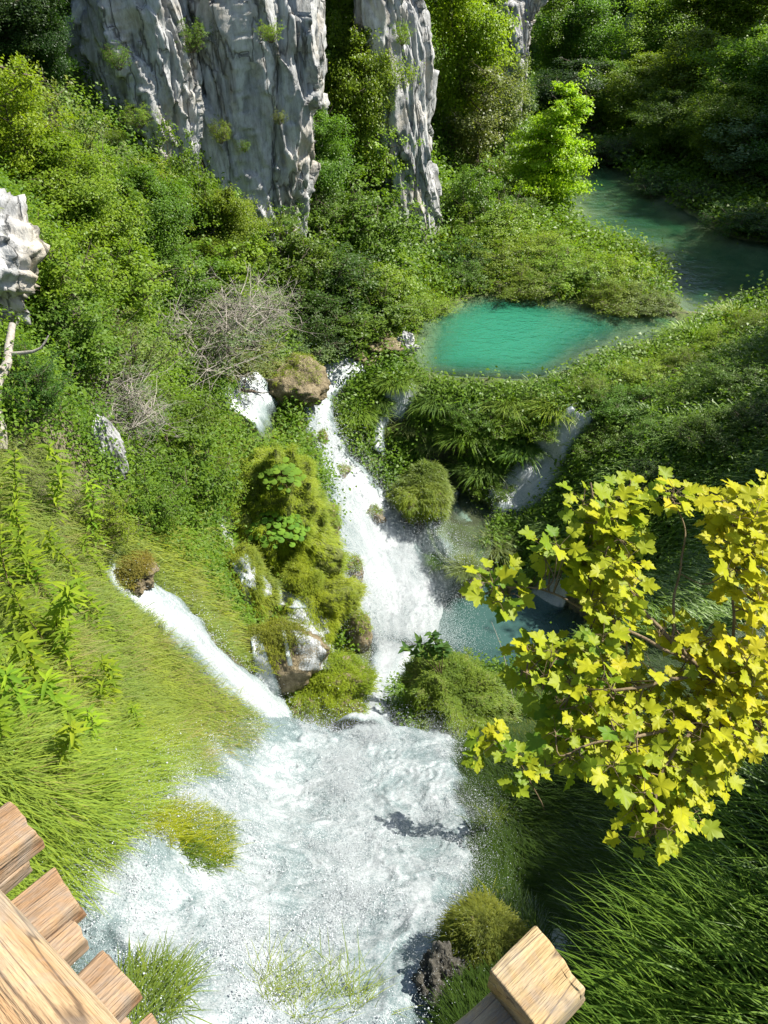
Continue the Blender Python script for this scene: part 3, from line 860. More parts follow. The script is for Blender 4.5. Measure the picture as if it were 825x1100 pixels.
mossy_rock(352,566,24,44,'wet dark rock rib parting the main waterfall',57,name='rock_rib',mat='tufa',dens=200,cover=0.4,cat='rock')
mossy_rock(386,676,26,56,'smooth wet brown rock slope at the lower left edge of the main waterfall',58,name='rock_slope',mat='tufa',dens=60,cover=0.6,cat='rock',amp=0.12)
mossy_rock(520,1010,62,76,'brown mossy rock in the spray beside the wooden beam',61,mat='tufa',dens=1500,cover=-0.1,moss=(0.15,0.17,0.03),L=0.15,W=0.01)
mossy_rock(476,1052,54,50,'dark wet rock half covered by spray at the bottom',63,name='wet_rock',mat='wetstone',dens=0,amp=0.55,cat='rock')
mossy_rock(143,618,44,30,'ochre travertine block hiding the top of the grass-slope stream',65,name='travertine_block',mat='tufa',dens=500,cover=0.35,cat='rock',moss=(0.2,0.18,0.03))
for u_, v_, w_, h_, sd_, lb_ in [(364,508,20,14,81,'small wet dark ledge breaking the upper main waterfall'),(402,556,20,22,83,'wet brown ledge in the middle of the main waterfall'),(380,612,20,30,85,'wet brown ledge low in the main waterfall, beside the mossy hump'),(344,470,14,16,87,'small dark stone at the left edge of the upper main waterfall')]:
    mossy_rock(u_, v_, w_, h_, lb_, sd_, name='wet_ledge', mat='tufa', dens=60, cover=0.6, cat='rock', amp=0.3)
mossy_rock(454,533,50,44,'shaggy tussock island right of the main waterfall, with reddish roots',67,name='moss_cushion',mat='tufa',dens=1500,cover=0.0,L=0.4,W=0.03,cat='moss cushion',moss=(0.18,0.23,0.03))
mossy_rock(120,482,34,76,'pale bare rock face peeping out under the left bushes',69,amp=0.12,name='bare_rock',mat='limestone',dens=0,cat='rock')
mossy_rock(436,372,20,22,'small grey stone at the left bank of the turquoise pool',71,name='bank_stone',mat='limestone',dens=0,cat='rock')

mossy_rock(-46,275,134,166,'rough white boulder cut by the left edge of the view',35,name='rock_boulder',mat='limestone',dens=60,cover=0.5,cat='boulder',amp=0.3)

# ------------------------------------------------------------------ thin water running over the mossy rocks
from mathutils.bvhtree import BVHTree
_bv = []
def _bvh_of(objs):
    vs, fs = [], []
    for o in objs:
        n = len(vs)
        vs.extend(o.matrix_world @ v.co for v in o.data.vertices)
        fs.extend(tuple(n + i for i in p.vertices) for p in o.data.polygons)
    return BVHTree.FromPolygons(vs, fs)
def rock_hit(u, v):
    """first point met along a line of sight, on the ground or on a mossy rock"""
    if not _bv:
        _bv.append(_bvh_of([o for o in COL.objects if o.type == 'MESH' and o.name.split('.')[0] in ('moss_cushion', 'mossy_boulder', 'rock_wall')]))
    q = np.array(hit(u, v)[0]); eye = Vector((0, 0, EYE))
    h = _bv[0].ray_cast(eye, Vector(ray(u, v)).normalized())
    return np.array(h[0]) if h[0] is not None and h[3] < np.linalg.norm(q - np.array(eye)) else q
def thin_fall(label, pts, mat='veil', rows=80, cols=14, off=0.05, jitter=0.02):
    P = smooth_path(np.array(pts, float), rows)
    s = np.linspace(-1, 1, cols)
    if not _bv:
        _bv.append(_bvh_of([o for o in COL.objects if o.type == 'MESH' and o.name.split('.')[0] in ('moss_cushion', 'mossy_boulder', 'rock_wall')]))
    V = np.zeros((rows, cols, 3))
    eye = Vector((0, 0, EYE))
    for r in range(rows):
        for c in range(cols):
            u, v = P[r, 0] + s[c] * P[r, 2] / 2, P[r, 1]
            d = Vector(ray(u, v)).normalized()
            h = _bv[0].ray_cast(eye, d)
            q = np.array(hit(u, v)[0])
            if h[0] is not None and h[3] < np.linalg.norm(q - np.array(eye)): q = np.array(h[0])
            V[r, c] = q - np.array(d) * off
    for _ in range(9):
        V[1:-1] = 0.25 * V[:-2] + 0.5 * V[1:-1] + 0.25 * V[2:]
    L = np.concatenate([[0], np.cumsum(np.linalg.norm(np.diff(V.mean(1), axis=0), axis=1))])
    hw = np.linalg.norm(V[:, -1] - V[:, 0], axis=1) / 2
    fl = np.stack([s[None] * hw[:, None], np.broadcast_to(L[:, None], (rows, cols)), np.full((rows, cols), pts[0][0] * 0.1)], -1)
    rr = np.arange(rows) / (rows - 1)
    edge = (1 - np.abs(s[None]) ** 3) * (sstep(0, 0.06, rr) * sstep(0, 0.05, 1 - rr))[:, None] ** 0.5
    o = link('waterfall', mesh_quads('waterfall', V.reshape(-1, 3), grid_quads(rows, cols), (M[mat],), attrs={'flow': fl.reshape(-1, 3), 'edge': edge.ravel()}))
    tag(o, label, 'waterfall', None, 'thing')
    FALLS.append((V.mean(1)[:, :2], hw * 0.5))
thin_fall('narrow white fall squeezing beside the round-leaved plant', [(238,548,20),(245,575,26),(255,600,30),(275,622,36),(300,640,40),(320,654,34)], 'fall', off=0.12)
thin_fall('thin veil of water hanging from the mossy overhang', [(306,636,44),(325,655,66),(338,680,70),(340,705,60),(336,722,52)], 'veil', cols=24, off=0.08)
thin_fall('thread of water dropping behind the mossy boulder', [(262,618,9),(268,660,11),(276,690,14),(284,720,22),(290,750,36)], 'fall', cols=10, off=0.10)
thin_fall('short thread of water beneath the shaggy moss cushion', [(303,668,5),(306,685,5),(309,700,6),(312,716,7)], 'fall', cols=6)
# ------------------------------------------------------------------ leafy templates, built one unit tall
def leaf_quads(C, Nn, L, W, fold=0.25, lvar=0.35):
    n = len(C)
    Nn = Nn / (np.linalg.norm(Nn, axis=1)[:, None] + 1e-9)
    r = RNG.normal(0, 1, (n, 3))
    d = r - (r * Nn).sum(1)[:, None] * Nn
    d /= np.linalg.norm(d, axis=1)[:, None] + 1e-9
    s = np.cross(Nn, d)
    l = L * RNG.uniform(1 - lvar, 1 + lvar, n)[:, None]; w = W * RNG.uniform(1 - lvar, 1 + lvar, n)[:, None]
    a = C - d * l * 0.5; b = C + d * l * 0.5 - Nn * l * 0.12
    m = C + d * l * 0.05
    V = np.stack([a, m + s * w * 0.5 + Nn * w * fold, b, m - s * w * 0.5 + Nn * w * fold], 1).reshape(-1, 3)
    return V, np.arange(n * 4).reshape(-1, 4)

def make_plant(seed, kind, nleaf, leaf, aspect=0.6):
    g = np.random.default_rng(seed)
    tb = Tubes(); puffs = []
    def branch(p0, d, ln, r0, depth, droop=0.0):
        m = 6
        pts = [np.array(p0, float)]
        dd = np.array(d, float)
        for k in range(m - 1):
            dd = dd + g.normal(0, 0.14, 3) + np.array([0, 0, 0.05 - droop])
            dd /= np.linalg.norm(dd)
            pts.append(pts[-1] + dd * ln / (m - 1))
        pts = np.array(pts)
        tb.add(pts, np.linspace(r0, r0 * 0.3, m), 5 if depth == 0 else 4)
        return pts
    if kind in ('round', 'tall', 'cone', 'loose'):
        Rm = {'round': 0.40, 'tall': 0.27, 'cone': 0.36, 'loose': 0.36}[kind]
        tp = np.array([[g.normal(0, 0.012) * k, g.normal(0, 0.012) * k, k / 8] for k in range(9)])
        tb.add(np.vstack([[0, 0, -0.06], tp]), np.linspace(0.022, 0.004, 10), 7)
        nb = {'round': 34, 'tall': 40, 'cone': 46, 'loose': 26}[kind]
        for i in range(nb):
            t = {'cone': 0.10, 'tall': 0.10}.get(kind, 0.2) + (0.97 - 0.15) * (i + g.uniform(0, 1)) / nb
            t = min(t, 0.98)
            if kind == 'cone': r = Rm * (1 - t) ** 0.8 + 0.03
            else: r = Rm * max(math.sin(math.pi * min(max((t - 0.04) / 1.0, 0.03), 0.97)), 0.05) ** 0.7
            r *= g.uniform(0.65, 1.12)
            az = i * 2.39996 + g.normal(0, 0.3)
            el = {'cone': g.uniform(-0.1, 0.35), 'tall': g.uniform(0.3, 0.8)}.get(kind, g.uniform(0.05, 0.75))
            p0 = np.array([np.interp(t * 0.95, tp[:, 2], tp[:, 0]), np.interp(t * 0.95, tp[:, 2], tp[:, 1]), t * 0.95 - r * math.sin(el) * 0.5])
            p0[2] = max(p0[2], 0.03)
            pts = branch(p0, (math.cos(az) * math.cos(el), math.sin(az) * math.cos(el), math.sin(el)), r, 0.006, 0, 0.03 if kind == 'cone' else 0)
            for f in (0.45, 0.65, 0.85, 1.0):
                c = pts[int(round(f * 5))]
                for _ in range(3 if kind == 'loose' else 4):
                    puffs.append((c + g.normal(0, 1, 3) * r * np.array([0.2, 0.2, 0.07]), r * 0.17 + 0.025, 0.35 if kind == 'cone' else 0.55))
                if kind == 'loose' or f > 0.6:
                    q = pts[int(round(f * 5))] + g.normal(0, 0.05, 3)
                    tb.add(np.array([c, (c + q) / 2 + g.normal(0, 0.005, 3), q]), [0.002, 0.0015, 0.0008], 3)
        for _ in range(10):
            puffs.append((np.array([tp[-1][0], tp[-1][1], 0.97]) + g.normal(0, 0.02, 3), 0.035, 0.9))
    else:                                                  # shrubs: many stems from the ground
        ns = {'shrub': 22, 'wide': 26, 'sparse': 20, 'bare': 30}[kind]
        for i in range(ns):
            az = i * 2.39996; sp = math.sqrt((i + 0.5) / ns)
            lean = sp * g.uniform(0.7, 1.0)
            ln = g.uniform(0.75, 1.05) * (1 - 0.25 * sp)
            pts = branch((0.06 * math.cos(az), 0.06 * math.sin(az), -0.05), (math.cos(az) * lean, math.sin(az) * lean, 1.0 - 0.45 * lean), ln, 0.011, 0)
            for f in (0.3, 0.5, 0.7, 0.85, 1.0):
                c = pts[int(round(f * 5))]
                nsub = 5 if kind == 'bare' else 3
                for _ in range(nsub):
                    e = c + g.normal(0, 1, 3) * (0.15 if kind == 'bare' else 0.1) + np.array([0, 0, 0.03])
                    mid = (c + e) / 2 + g.normal(0, 0.012, 3)
                    tb.add(np.array([c, mid, e]), [0.0035, 0.0025, 0.0012], 3)
                    if kind == 'bare':
                        for _ in range(3):
                            e2 = e + g.normal(0, 0.06, 3)
                            tb.add(np.array([mid * 0.3 + e * 0.7, e2]), [0.0018, 0.0009], 3)
                    if kind != 'bare' or g.random() < 0.35:
                        puffs.append((e, 0.075 if kind != 'sparse' else 0.06, 0.6))
    pc = np.array([p[0] for p in puffs]); pr = np.array([p[1] for p in puffs]); pf = np.array([p[2] for p in puffs])
    i = g.choice(len(pc), nleaf, p=pr ** 2 / (pr ** 2).sum())
    o = g.normal(0, 0.55, (nleaf, 3)) * pr[i][:, None] * np.column_stack([np.ones(nleaf), np.ones(nleaf), pf[i]])
    C = pc[i] + o
    ok = C[:, 2] > 0.0
    C, i, o = C[ok], i[ok], o[ok]
    cen = np.array([0, 0, 0.45])
    Nn = np.array([0, 0, 0.9]) + g.normal(0, 0.45, C.shape) + 0.5 * (C - cen) / (np.linalg.norm(C - cen, axis=1)[:, None] + 1e-6)
    V, Q = leaf_quads(C, Nn, leaf, leaf * aspect)
    ptint = g.uniform(0, 1, len(pc))
    tint = np.repeat(np.clip(ptint[i] * 0.55 + g.uniform(0, 0.45, len(C)), 0, 1), 4)
    stem = 'deadwood' if kind == 'bare' else 'bark'
    return tb.mesh('stems', M[stem]), mesh_quads('leaves', V, Q, (M['leaf'],), tint=tint, smooth=False)

TPL = {
    'round': [make_plant(101, 'round', 26000, 0.021), make_plant(102, 'round', 26000, 0.021), make_plant(103, 'round', 22000, 0.023)],
    'tall': [make_plant(111, 'tall', 24000, 0.019), make_plant(112, 'tall', 24000, 0.019)],
    'cone': [make_plant(121, 'cone', 26000, 0.022)],
    'loose': [make_plant(131, 'loose', 9000, 0.024), make_plant(132, 'loose', 8000, 0.024)],
    'shrub': [make_plant(141, 'shrub', 11000, 0.04), make_plant(142, 'shrub', 11000, 0.036), make_plant(143, 'shrub', 9000, 0.044)],
    'wide': [make_plant(151, 'wide', 12000, 0.036, 0.5), make_plant(152, 'wide', 12000, 0.03, 0.45)],
    'sparse': [make_plant(161, 'sparse', 5000, 0.036, 0.5), make_plant(162, 'sparse', 5000, 0.034, 0.5)],
    'bare': [make_plant(171, 'bare', 4200, 0.03, 0.5), make_plant(172, 'bare', 3600, 0.03, 0.5)],
}
_cnt = {}
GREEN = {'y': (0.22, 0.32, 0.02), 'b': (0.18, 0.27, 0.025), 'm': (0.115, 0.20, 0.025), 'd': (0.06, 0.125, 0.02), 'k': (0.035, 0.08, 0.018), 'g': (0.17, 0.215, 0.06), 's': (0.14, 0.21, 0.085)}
TREE_XY = []
def plant_at(p, w, h, kind, col, label, group=None, name=None, cat=None):
    k = _cnt.get(kind, 0); _cnt[kind] = k + 1
    st, lv = TPL[kind][k % len(TPL[kind])]
    tree = kind in ('round', 'tall', 'cone', 'loose')
    name = name or ('tree' if tree else 'shrub')
    base_w = {'round': 0.80, 'tall': 0.56, 'cone': 0.74, 'loose': 0.72, 'shrub': 1.0, 'wide': 1.1, 'sparse': 1.0, 'bare': 1.0}[kind]
    r = empty(name, (float(p[0]), float(p[1]), float(p[2]) - 0.05), RNG.uniform(0, 6.28))
    r.scale = (w / base_w, w / base_w, h)
    tag(r, label, cat or name, group)
    a = link('trunk' if tree else 'stems', st, r)
    c = link('crown' if tree else 'foliage', lv, r)
    c.color = (*(GREEN[col] if isinstance(col, str) else col), 1)
    TREE_XY.append((p[0], p[1], w * 0.4))
    return r

def plant(kind, u, v, wpx, hpx, col, label, group=None, name=None, cat=None):
    """u, v, wpx, hpx: the outline of the plant as the photograph shows it; it is then stood on the ground at that spot"""
    b = hit(u, v + 0.42 * hpx)[0]
    dep = project(b)[2]
    dl = math.atan2(EYE - b[2], math.hypot(b[0], b[1]))
    w = wpx * dep / FPX
    h = max((hpx * dep / FPX - 0.45 * w * math.sin(dl)) / math.cos(dl), 0.45 * w)
    return plant_at(b, w, h, kind, col, label, group, name, cat)

G1 = 'bushes on the steep left bank'
for a in [
    ('shrub', 14,125,60,130,'y','bright yellow-green bush at the left edge, above the white boulder'),
    ('sparse', 62,150,80,140,'g','thin-leaved shrub left of the pale upper-left cliff'),
    ('shrub', 95,215,90,120,'m','green bush under the left foot of the pale cliff'),
    ('wide', 150,215,90,100,'b','bright leafy bush right at the foot of the pale mossy cliff'),
    ('shrub', 198,205,60,110,'m','dense bush in the notch between the two big cliffs'),
    ('shrub', 225,225,60,60,'b','leafy bush against the lower left edge of the leaning cliff'),
    ('wide', 170,200,60,46,'m','bush against the lower right foot of the pale cliff'),
    ('shrub', 100,170,50,70,'b','bush against the left side of the pale cliff'),
    ('shrub', 300,230,50,60,'m','bush against the lower right side of the leaning cliff'),
    ('shrub', 55,275,100,110,'b','leafy bush directly right of the white boulder'),
    ('shrub', 120,290,110,110,'b','large light-green bush in the middle of the left bank'),
    ('wide', 185,290,100,90,'m','spreading bush below the notch of the cliffs'),
    ('shrub', 245,270,80,90,'b','yellowish bush at the pointed lower tip of the leaning cliff'),
    ('shrub', 70,350,110,110,'m','dark-green bush below the white boulder'),
    ('sparse', 135,370,100,90,'g','loose greyish bush left of the bare twigs'),
    ('wide', 30,400,90,90,'d','dark low bush by the pale dead trunk'),
    ('round', 172,255,84,130,'m','leafy tree standing below the crevice between the two big cliffs'),
    ('round', 252,262,70,110,'b','sunlit tree rising over the pointed foot of the leaning cliff'),
    ('round', 105,235,110,150,'b','leafy tree standing out above the bushes below the pale cliff'),
    ('loose', 45,165,90,160,'y','airy young tree above the white boulder, bright against the dark corner'),
    ('bare', 215,345,130,110,'s','large tangle of bare silver twigs in mid bank'),
    ('bare', 120,425,120,90,'s','tangle of bare grey twigs above the bright grass slope'),
    ('bare', 265,330,90,80,'s','bare pale twigs under the dark bushes, nearer the stream'),
    ('wide', 238,374,100,52,'g','grey-green feathery bush just above the broad white fall'),
    ('wide', 320,362,90,50,'s','pale sage-green bush beside the brown travertine dome'),
    ('shrub', 180,440,90,90,'m','bush between the bare twigs and the broad white fall'),
    ('shrub', 190,498,96,110,'m','big dark leafy bush left of the round-leaved plant'),
    ('wide', 238,512,70,70,'b','light leafy bush just under the broad white fall'),
    ('shrub', 160,530,70,80,'m','small bush above the ochre block on the grass slope'),
    ('sparse', 110,545,70,70,'b','thin bush at the upper rim of the bright grass slope'),
    ('shrub', 285,486,46,40,'b','small bush at the foot of the broad white fall'),
]: plant(*a, group=G1)
G2 = 'bushes in the gully between cliff and pillar'
for a in [
    ('tall', 374,100,56,170,'b','slender bright tree in the gully, close to the pillar'),
    ('round', 388,150,76,170,'b','tall leafy tree rising in front of the left side of the pillar'),
    ('round', 345,190,70,120,'m','rounded tree in the gully beside the leaning cliff foot'),
    ('round', 345,70,70,140,'m','tree at the top of the gully, left of the pillar'),
    ('shrub', 385,70,60,100,'d','dark bush hugging the upper left side of the pillar'),
    ('shrub', 350,150,90,90,'b','sunlit bush in mid gully beside the leaning cliff'),
    ('shrub', 390,165,70,100,'b','bright yellow-green bush against the middle of the pillar'),
    ('wide', 330,210,80,70,'m','bush at the right edge of the leaning cliff base'),
    ('shrub', 385,230,90,90,'m','round green bush at the lower left side of the pillar'),
    ('shrub', 305,265,80,80,'m','dark bush right of the leaning cliff tip'),
    ('wide', 355,290,100,80,'d','deep-green bush in the shaded hollow of the gully'),
    ('shrub', 398,298,84,76,'b','bright bush at the foot of the pillar'),
    ('wide', 330,330,90,70,'d','dark bush low in the gully above the stream head'),
    ('shrub', 390,330,90,70,'m','leafy bush hanging over the dark rock bank'),
    ('wide', 428,326,60,50,'b','bright bush at the pillar foot beside the turquoise pool'),
    ('wide', 464,322,50,30,'y','low yellow-green bush on the far left bank of the pool'),
]: plant(*a, group=G2)
G3 = 'plants growing on the cliffs'
G4 = 'trees behind the pillar'
for a in [
    ('tall', 487,75,84,210,'y','tall bright yellow-green tree just right of the pillar'),
    ('round', 512,30,60,120,'m','tree at the top edge right of the tallest bright tree'),
    ('loose', 508,150,76,126,'g','thin pale tree with bare grey twigs beside the pillar'),
    ('loose', 540,128,50,100,'g','sparse pale tree between pillar and conical tree'),
    ('shrub', 508,212,56,76,'m','bush at the right side of the pillar base'),
    ('shrub', 522,236,70,60,'b','leafy bush left of the conical bright tree'),
    ('shrub', 496,276,50,44,'d','dark round bush at the right foot of the pillar'),
    ('cone', 587,166,88,140,(0.30, 0.42, 0.02),'bright conical tree standing alone by the river bend'),
    ('wide', 545,215,60,50,'m','low bush at the foot of the conical tree'),
    ('wide', 540,190,46,34,'b','small bush behind the pale fallen log'),
]: plant(*a, group=G4)
G5 = 'bushes on the islet between pool and river'
for a in [
    ('wide', 530,275,70,50,'b','low bright bush at the left end of the islet'),
    ('wide', 575,262,80,46,'y','pale yellow-green bush at the back of the islet'),
    ('wide', 605,285,80,52,'b','middle bush of the islet, fluffy light green'),
    ('wide', 560,298,70,40,'b','low bush on the islet shore above the turquoise pool'),
    ('wide', 650,290,70,50,'y','pale feathery bush at the right of the islet'),
    ('wide', 660,316,70,34,'b','low clump at the front right shore of the islet'),
    ('wide', 695,318,50,32,'g','small pale clump at the right tip of the islet'),
    ('wide', 500,292,50,40,'m','dark low bush where the islet meets the left bank'),
]: plant(*a, group=G5)
G6 = 'trees of the far wood'
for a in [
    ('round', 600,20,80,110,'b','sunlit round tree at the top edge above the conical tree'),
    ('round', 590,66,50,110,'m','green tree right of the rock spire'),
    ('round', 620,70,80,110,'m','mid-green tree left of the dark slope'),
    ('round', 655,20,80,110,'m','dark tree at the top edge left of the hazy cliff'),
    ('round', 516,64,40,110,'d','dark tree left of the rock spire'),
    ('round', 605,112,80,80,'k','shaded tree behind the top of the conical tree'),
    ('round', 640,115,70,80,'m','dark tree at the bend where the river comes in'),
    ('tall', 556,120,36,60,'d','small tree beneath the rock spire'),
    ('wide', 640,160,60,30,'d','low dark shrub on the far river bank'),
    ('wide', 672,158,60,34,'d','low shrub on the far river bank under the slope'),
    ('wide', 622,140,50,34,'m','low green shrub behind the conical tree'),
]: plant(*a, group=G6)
G7 = 'trees on the shaded right slope'
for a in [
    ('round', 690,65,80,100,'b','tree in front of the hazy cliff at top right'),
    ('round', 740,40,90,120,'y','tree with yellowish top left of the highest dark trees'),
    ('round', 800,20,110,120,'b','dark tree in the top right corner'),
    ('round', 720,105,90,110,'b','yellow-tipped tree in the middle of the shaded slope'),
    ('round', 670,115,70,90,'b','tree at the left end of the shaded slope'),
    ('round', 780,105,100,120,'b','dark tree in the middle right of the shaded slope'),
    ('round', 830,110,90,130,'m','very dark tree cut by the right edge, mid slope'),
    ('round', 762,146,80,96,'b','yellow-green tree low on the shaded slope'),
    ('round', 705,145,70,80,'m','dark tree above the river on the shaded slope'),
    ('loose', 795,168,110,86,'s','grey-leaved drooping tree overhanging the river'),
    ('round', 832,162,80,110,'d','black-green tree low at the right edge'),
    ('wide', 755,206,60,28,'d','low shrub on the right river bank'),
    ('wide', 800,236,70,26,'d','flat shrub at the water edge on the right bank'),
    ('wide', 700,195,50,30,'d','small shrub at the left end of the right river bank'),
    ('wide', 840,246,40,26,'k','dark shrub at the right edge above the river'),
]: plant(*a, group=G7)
G8 = 'dark trees of the upper left corner'
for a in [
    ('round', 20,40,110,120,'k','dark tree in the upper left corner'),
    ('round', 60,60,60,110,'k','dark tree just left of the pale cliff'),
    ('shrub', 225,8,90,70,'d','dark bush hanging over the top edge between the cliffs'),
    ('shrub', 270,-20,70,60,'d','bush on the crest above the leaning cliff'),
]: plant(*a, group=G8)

for u, v, y0, w, h, c, lb in [(125,58,23.9,0.9,1.0,'m','tuft of green on the upper face of the pale upper-left cliff'),(148,122,23.9,1.0,1.0,'b','leafy tuft on the lower ledge of the pale upper-left cliff'),(122,140,23.9,0.8,0.7,'y','yellow-green tuft low on the pale upper-left cliff'),
        (205,40,26.8,1.3,1.5,'m','bush rooted in the cleft at the left edge of the leaning cliff'),(236,140,26.9,0.9,1.2,'b','tuft in the slanting crack of the leaning cliff'),(262,150,26.9,0.5,0.6,'m','small tuft on the smooth slab of the leaning cliff'),(290,30,26.8,0.9,0.9,'y','yellowish tuft near the top right of the leaning cliff'),
        (432,36,34.6,0.9,1.3,'y','yellow-green tuft near the top of the limestone pillar'),(418,110,34.4,0.7,1.0,'b','small tuft halfway up the left face of the pillar'),(300,120,26.9,0.5,0.7,'g','tiny tuft at the right edge of the leaning cliff')]:
    d_ = ray(u, v); t_ = y0 / d_[1]
    plant_at((d_[0] * t_, y0, d_[2] * t_ + EYE - 0.3), w * 0.75, h * 0.7, 'sparse', c, lb, G3)

for x, y, w, h, lb in [(4.4,3.8,2.0,1.9,'bushy shrub added just outside the view to shade the right bank, nearest the walkway'),(4.2,2.4,1.8,2.0,'bushy shrub added just outside the view to shade the right bank, beside the walkway')]:  # unseen bushes, added to cast shade on the lower right bank
    plant_at((x, y, float(Hg(x, y))), w, h, 'wide', 'm', lb, 'added bushes shading the right bank')

for u, v, wp, hp, c, lb in [(640,411,56,34,'b','low fluffy bush on the bright crest of the mound, above the white fall'),(690,398,60,36,'y','pale fluffy bush on the mound crest beside the end of the pool'),(735,385,60,38,'b','low bush on the mound, right of the end of the pool'),
        (780,365,64,40,'y','pale bush on the mound top close to the river'),(815,343,60,40,'b','low bush on the mound skyline at the right edge'),(670,425,60,40,'m','bush on the mound face right of the white fall'),(730,415,64,42,'b','broad low bush in the middle of the mound face'),
        (790,400,70,44,'m','bush high on the mound face near the right edge'),(700,462,64,44,'m','bush in the mound face above the top of the maple'),(765,455,70,46,'m','dark bush on the mound face above the right of the maple'),(815,440,60,46,'d','dark bush on the mound cut by the right edge'),
        (650,470,56,42,'m','bush just right of the white fall, over the maple top'),(545,445,54,38,'b','low bush on the left shoulder of the mound under the pool'),(500,440,50,36,'m','rounded bush at the left end of the mound'),(580,450,50,38,'b','rounded bush left of the white fall head'),
        (530,510,52,40,'m','bush over the shallow water on the left mound flank'),(700,505,64,46,'d','dark bush behind the top leaves of the maple')]:
    plant('wide', u, v, wp, hp, c, lb, 'low bushes on the sedge mound')

# round tussocks of sedge: one dome of arching blades, copied
_P = RNG.normal(0, 0.22, (420, 3)) * np.array([1, 1, 0.0])
_N = _P * 1.6 + np.array([0, 0, 1.0]); _N /= np.linalg.norm(_N, axis=1)[:, None]
TUS = []
for q in range(3):
    V_, Q_, T_ = blades(_P * RNG.uniform(0.9, 1.1), _N, 5, 0.62, 0.022, 0.05, (0.05, 0.55), 0.75, 1.0)
    TUS.append(mesh_quads('sedge_tussock', V_, Q_, (M['blade'],), tint=T_))
for i, (u, v, wpx, c, lb) in enumerate([(500,458,46,'b','round bright tussock on the left flank of the sedge mound'),(545,424,44,'b','tussock on the crest of the mound beneath the pool'),(470,420,44,'m','dark tussock at the near left corner of the pool'),
        (595,428,46,'y','pale tussock on the crest above the white fall'),(520,490,50,'m','tussock above the shallow water, left flank of the mound'),(560,470,46,'m','tussock between pool and white fall'),(462,470,30,'g','small pale tussock standing beside the shallow water'),
        (630,412,46,'b','tussock on the mound crest right of the white fall head'),(665,396,46,'y','pale tussock on the bright shoulder of the mound'),(700,376,44,'b','tussock near the right end of the pool'),(745,356,50,'y','pale tussock on the mound top by the river'),
        (790,336,50,'y','pale tussock on the mound top at the right edge'),(425,402,40,'b','green tussock between stream head and small cascade'),(385,432,46,'b','tussock on the right bank of the main waterfall lip'),(440,450,34,'g','olive tussock under the small cascade'),
        (410,425,30,'m','small tussock left of the small cascade'),(470,494,22,'m','smallest round tussock in the shallow water'),(720,410,56,'b','broad tussock at the edge of the shade on the mound'),(600,560,50,'m','dark tussock right of the white fall foot'),(530,575,40,'g','brownish tussock left of the lower pool'),(492,570,26,'g','small olive tuft in the middle of the shallow water'),(474,598,24,'m','little tuft at the lower end of the shallow water, by the main waterfall'),(500,606,30,'g','olive tuft on the brown rim above the lower pool')]):
    b = hit(u, v + 0.2 * wpx)[0]; dep = float(project(b)[2]); sc = wpx * dep / FPX / 1.5
    o = link('sedge_tussock', TUS[i % 3], None, tuple(b)); o.scale = (sc, sc, sc * RNG.uniform(0.8, 1.1)); o.rotation_euler = (0, 0, RNG.uniform(0, 6.28))
    o.color = (*GREEN[c], 1); tag(o, lb, 'sedge tussock', 'round sedge tussocks')

# woods that go on around the corner of the view, on the crests and on the right bank; they throw the shade on the mound and the river
G9 = 'trees of the woods around the valley'
LBL9 = 'leafy tree of the surrounding woods, outside the main view'
for x, y, w, h, c in [(15.5,15.0,5.5,5.5,'d'),(17,19.5,5,6.0,'d'),(19,23.5,6,7.0,'d'),(20,17,7,8.5,'d'),(22.5,21,7,8,'d'),(21.5,12,6,10,'m'),(24,17,7,11,'d'),(25,26,7,11,'d'),
                      (36,40,9,15,'d'),(40,50,9,16,'d'),(44,43,9,15,'d'),(36,34,8,13,'d'),(48,52,9,15,'m'),(52,64,9,14,'m'),(30,58,8,15,'d'),
                      (-10,34,6,9,'d'),(-15,30,7,10,'d'),(-14,40,7,10,'m'),(-5,47,6,10,'m'),(0,60,7,11,'m'),(-6,62,8,12,'d'),(6,70,7,11,'m'),(-17,22,7,9,'d')]:
    plant_at((x, y, float(Hg(x, y))), w, h, 'round', c, LBL9, G9)

# ------------------------------------------------------------------ grass and ground cover
def polar(n, r0, r1, half=37):
    th = R(1) * RNG.uniform(-half, half, n); r = r0 * (r1 / r0) ** RNG.uniform(0, 1, n)
    return r * np.sin(th), r * np.cos(th)
def patch(n, r0, r1, poly=None, excl=True, extra=0.0, half=40):
    x, y = polar(n, r0, r1, half)
    P = np.stack([x, y, Hg(x, y)], -1)
    u, v, d = project(P)
    ok = (u > -160) & (u < 985) & (v > -80) & (v < 1300) & (d > 0.3)
    if poly is not None: ok &= in_poly(u, v, np.array(poly, float))
    P = P[ok]
    if excl: P = P[clear_of_water(P[:, 0], P[:, 1], extra)]
    return P, Hgn(P[:, 0], P[:, 1])
LEFT = [(-150,440),(20,470),(70,500),(120,560),(160,590),(200,610),(250,680),(290,740),(300,790),(270,790),(250,830),(150,850),(100,930),(-150,930)]
P, N = patch(150000, 2.0, 16, LEFT, extra=-0.02, half=55)
tn = np.clip(0.45 + 1.7 * fbm(P * 0.8, 3, 81), 0, 1)
g = blade_object('grass', [blades(P, N, 8, 0.22, 0.008, 0.06, (0.1, 1.1), 0.75, 0.35, tbase=tn)], (0.235, 0.285, 0.055)); g['kind'] = 'stuff'
NEARL = [(-150,760),(60,770),(150,810),(190,850),(130,880),(90,920),(60,960),(-150,1000)]
P, N = patch(60000, 1.6, 8, NEARL, extra=-0.05, half=85)
g = blade_object('tall_grass', [blades(P, N, 8, 0.42, 0.011, 0.04, (0.1, 0.7), 0.7, 0.4)], (0.24, 0.31, 0.05)); g['kind'] = 'stuff'
P, N = patch(30000, 3, 9, [(188,892),(225,888),(246,905),(244,940),(222,952),(196,940)], excl=False)
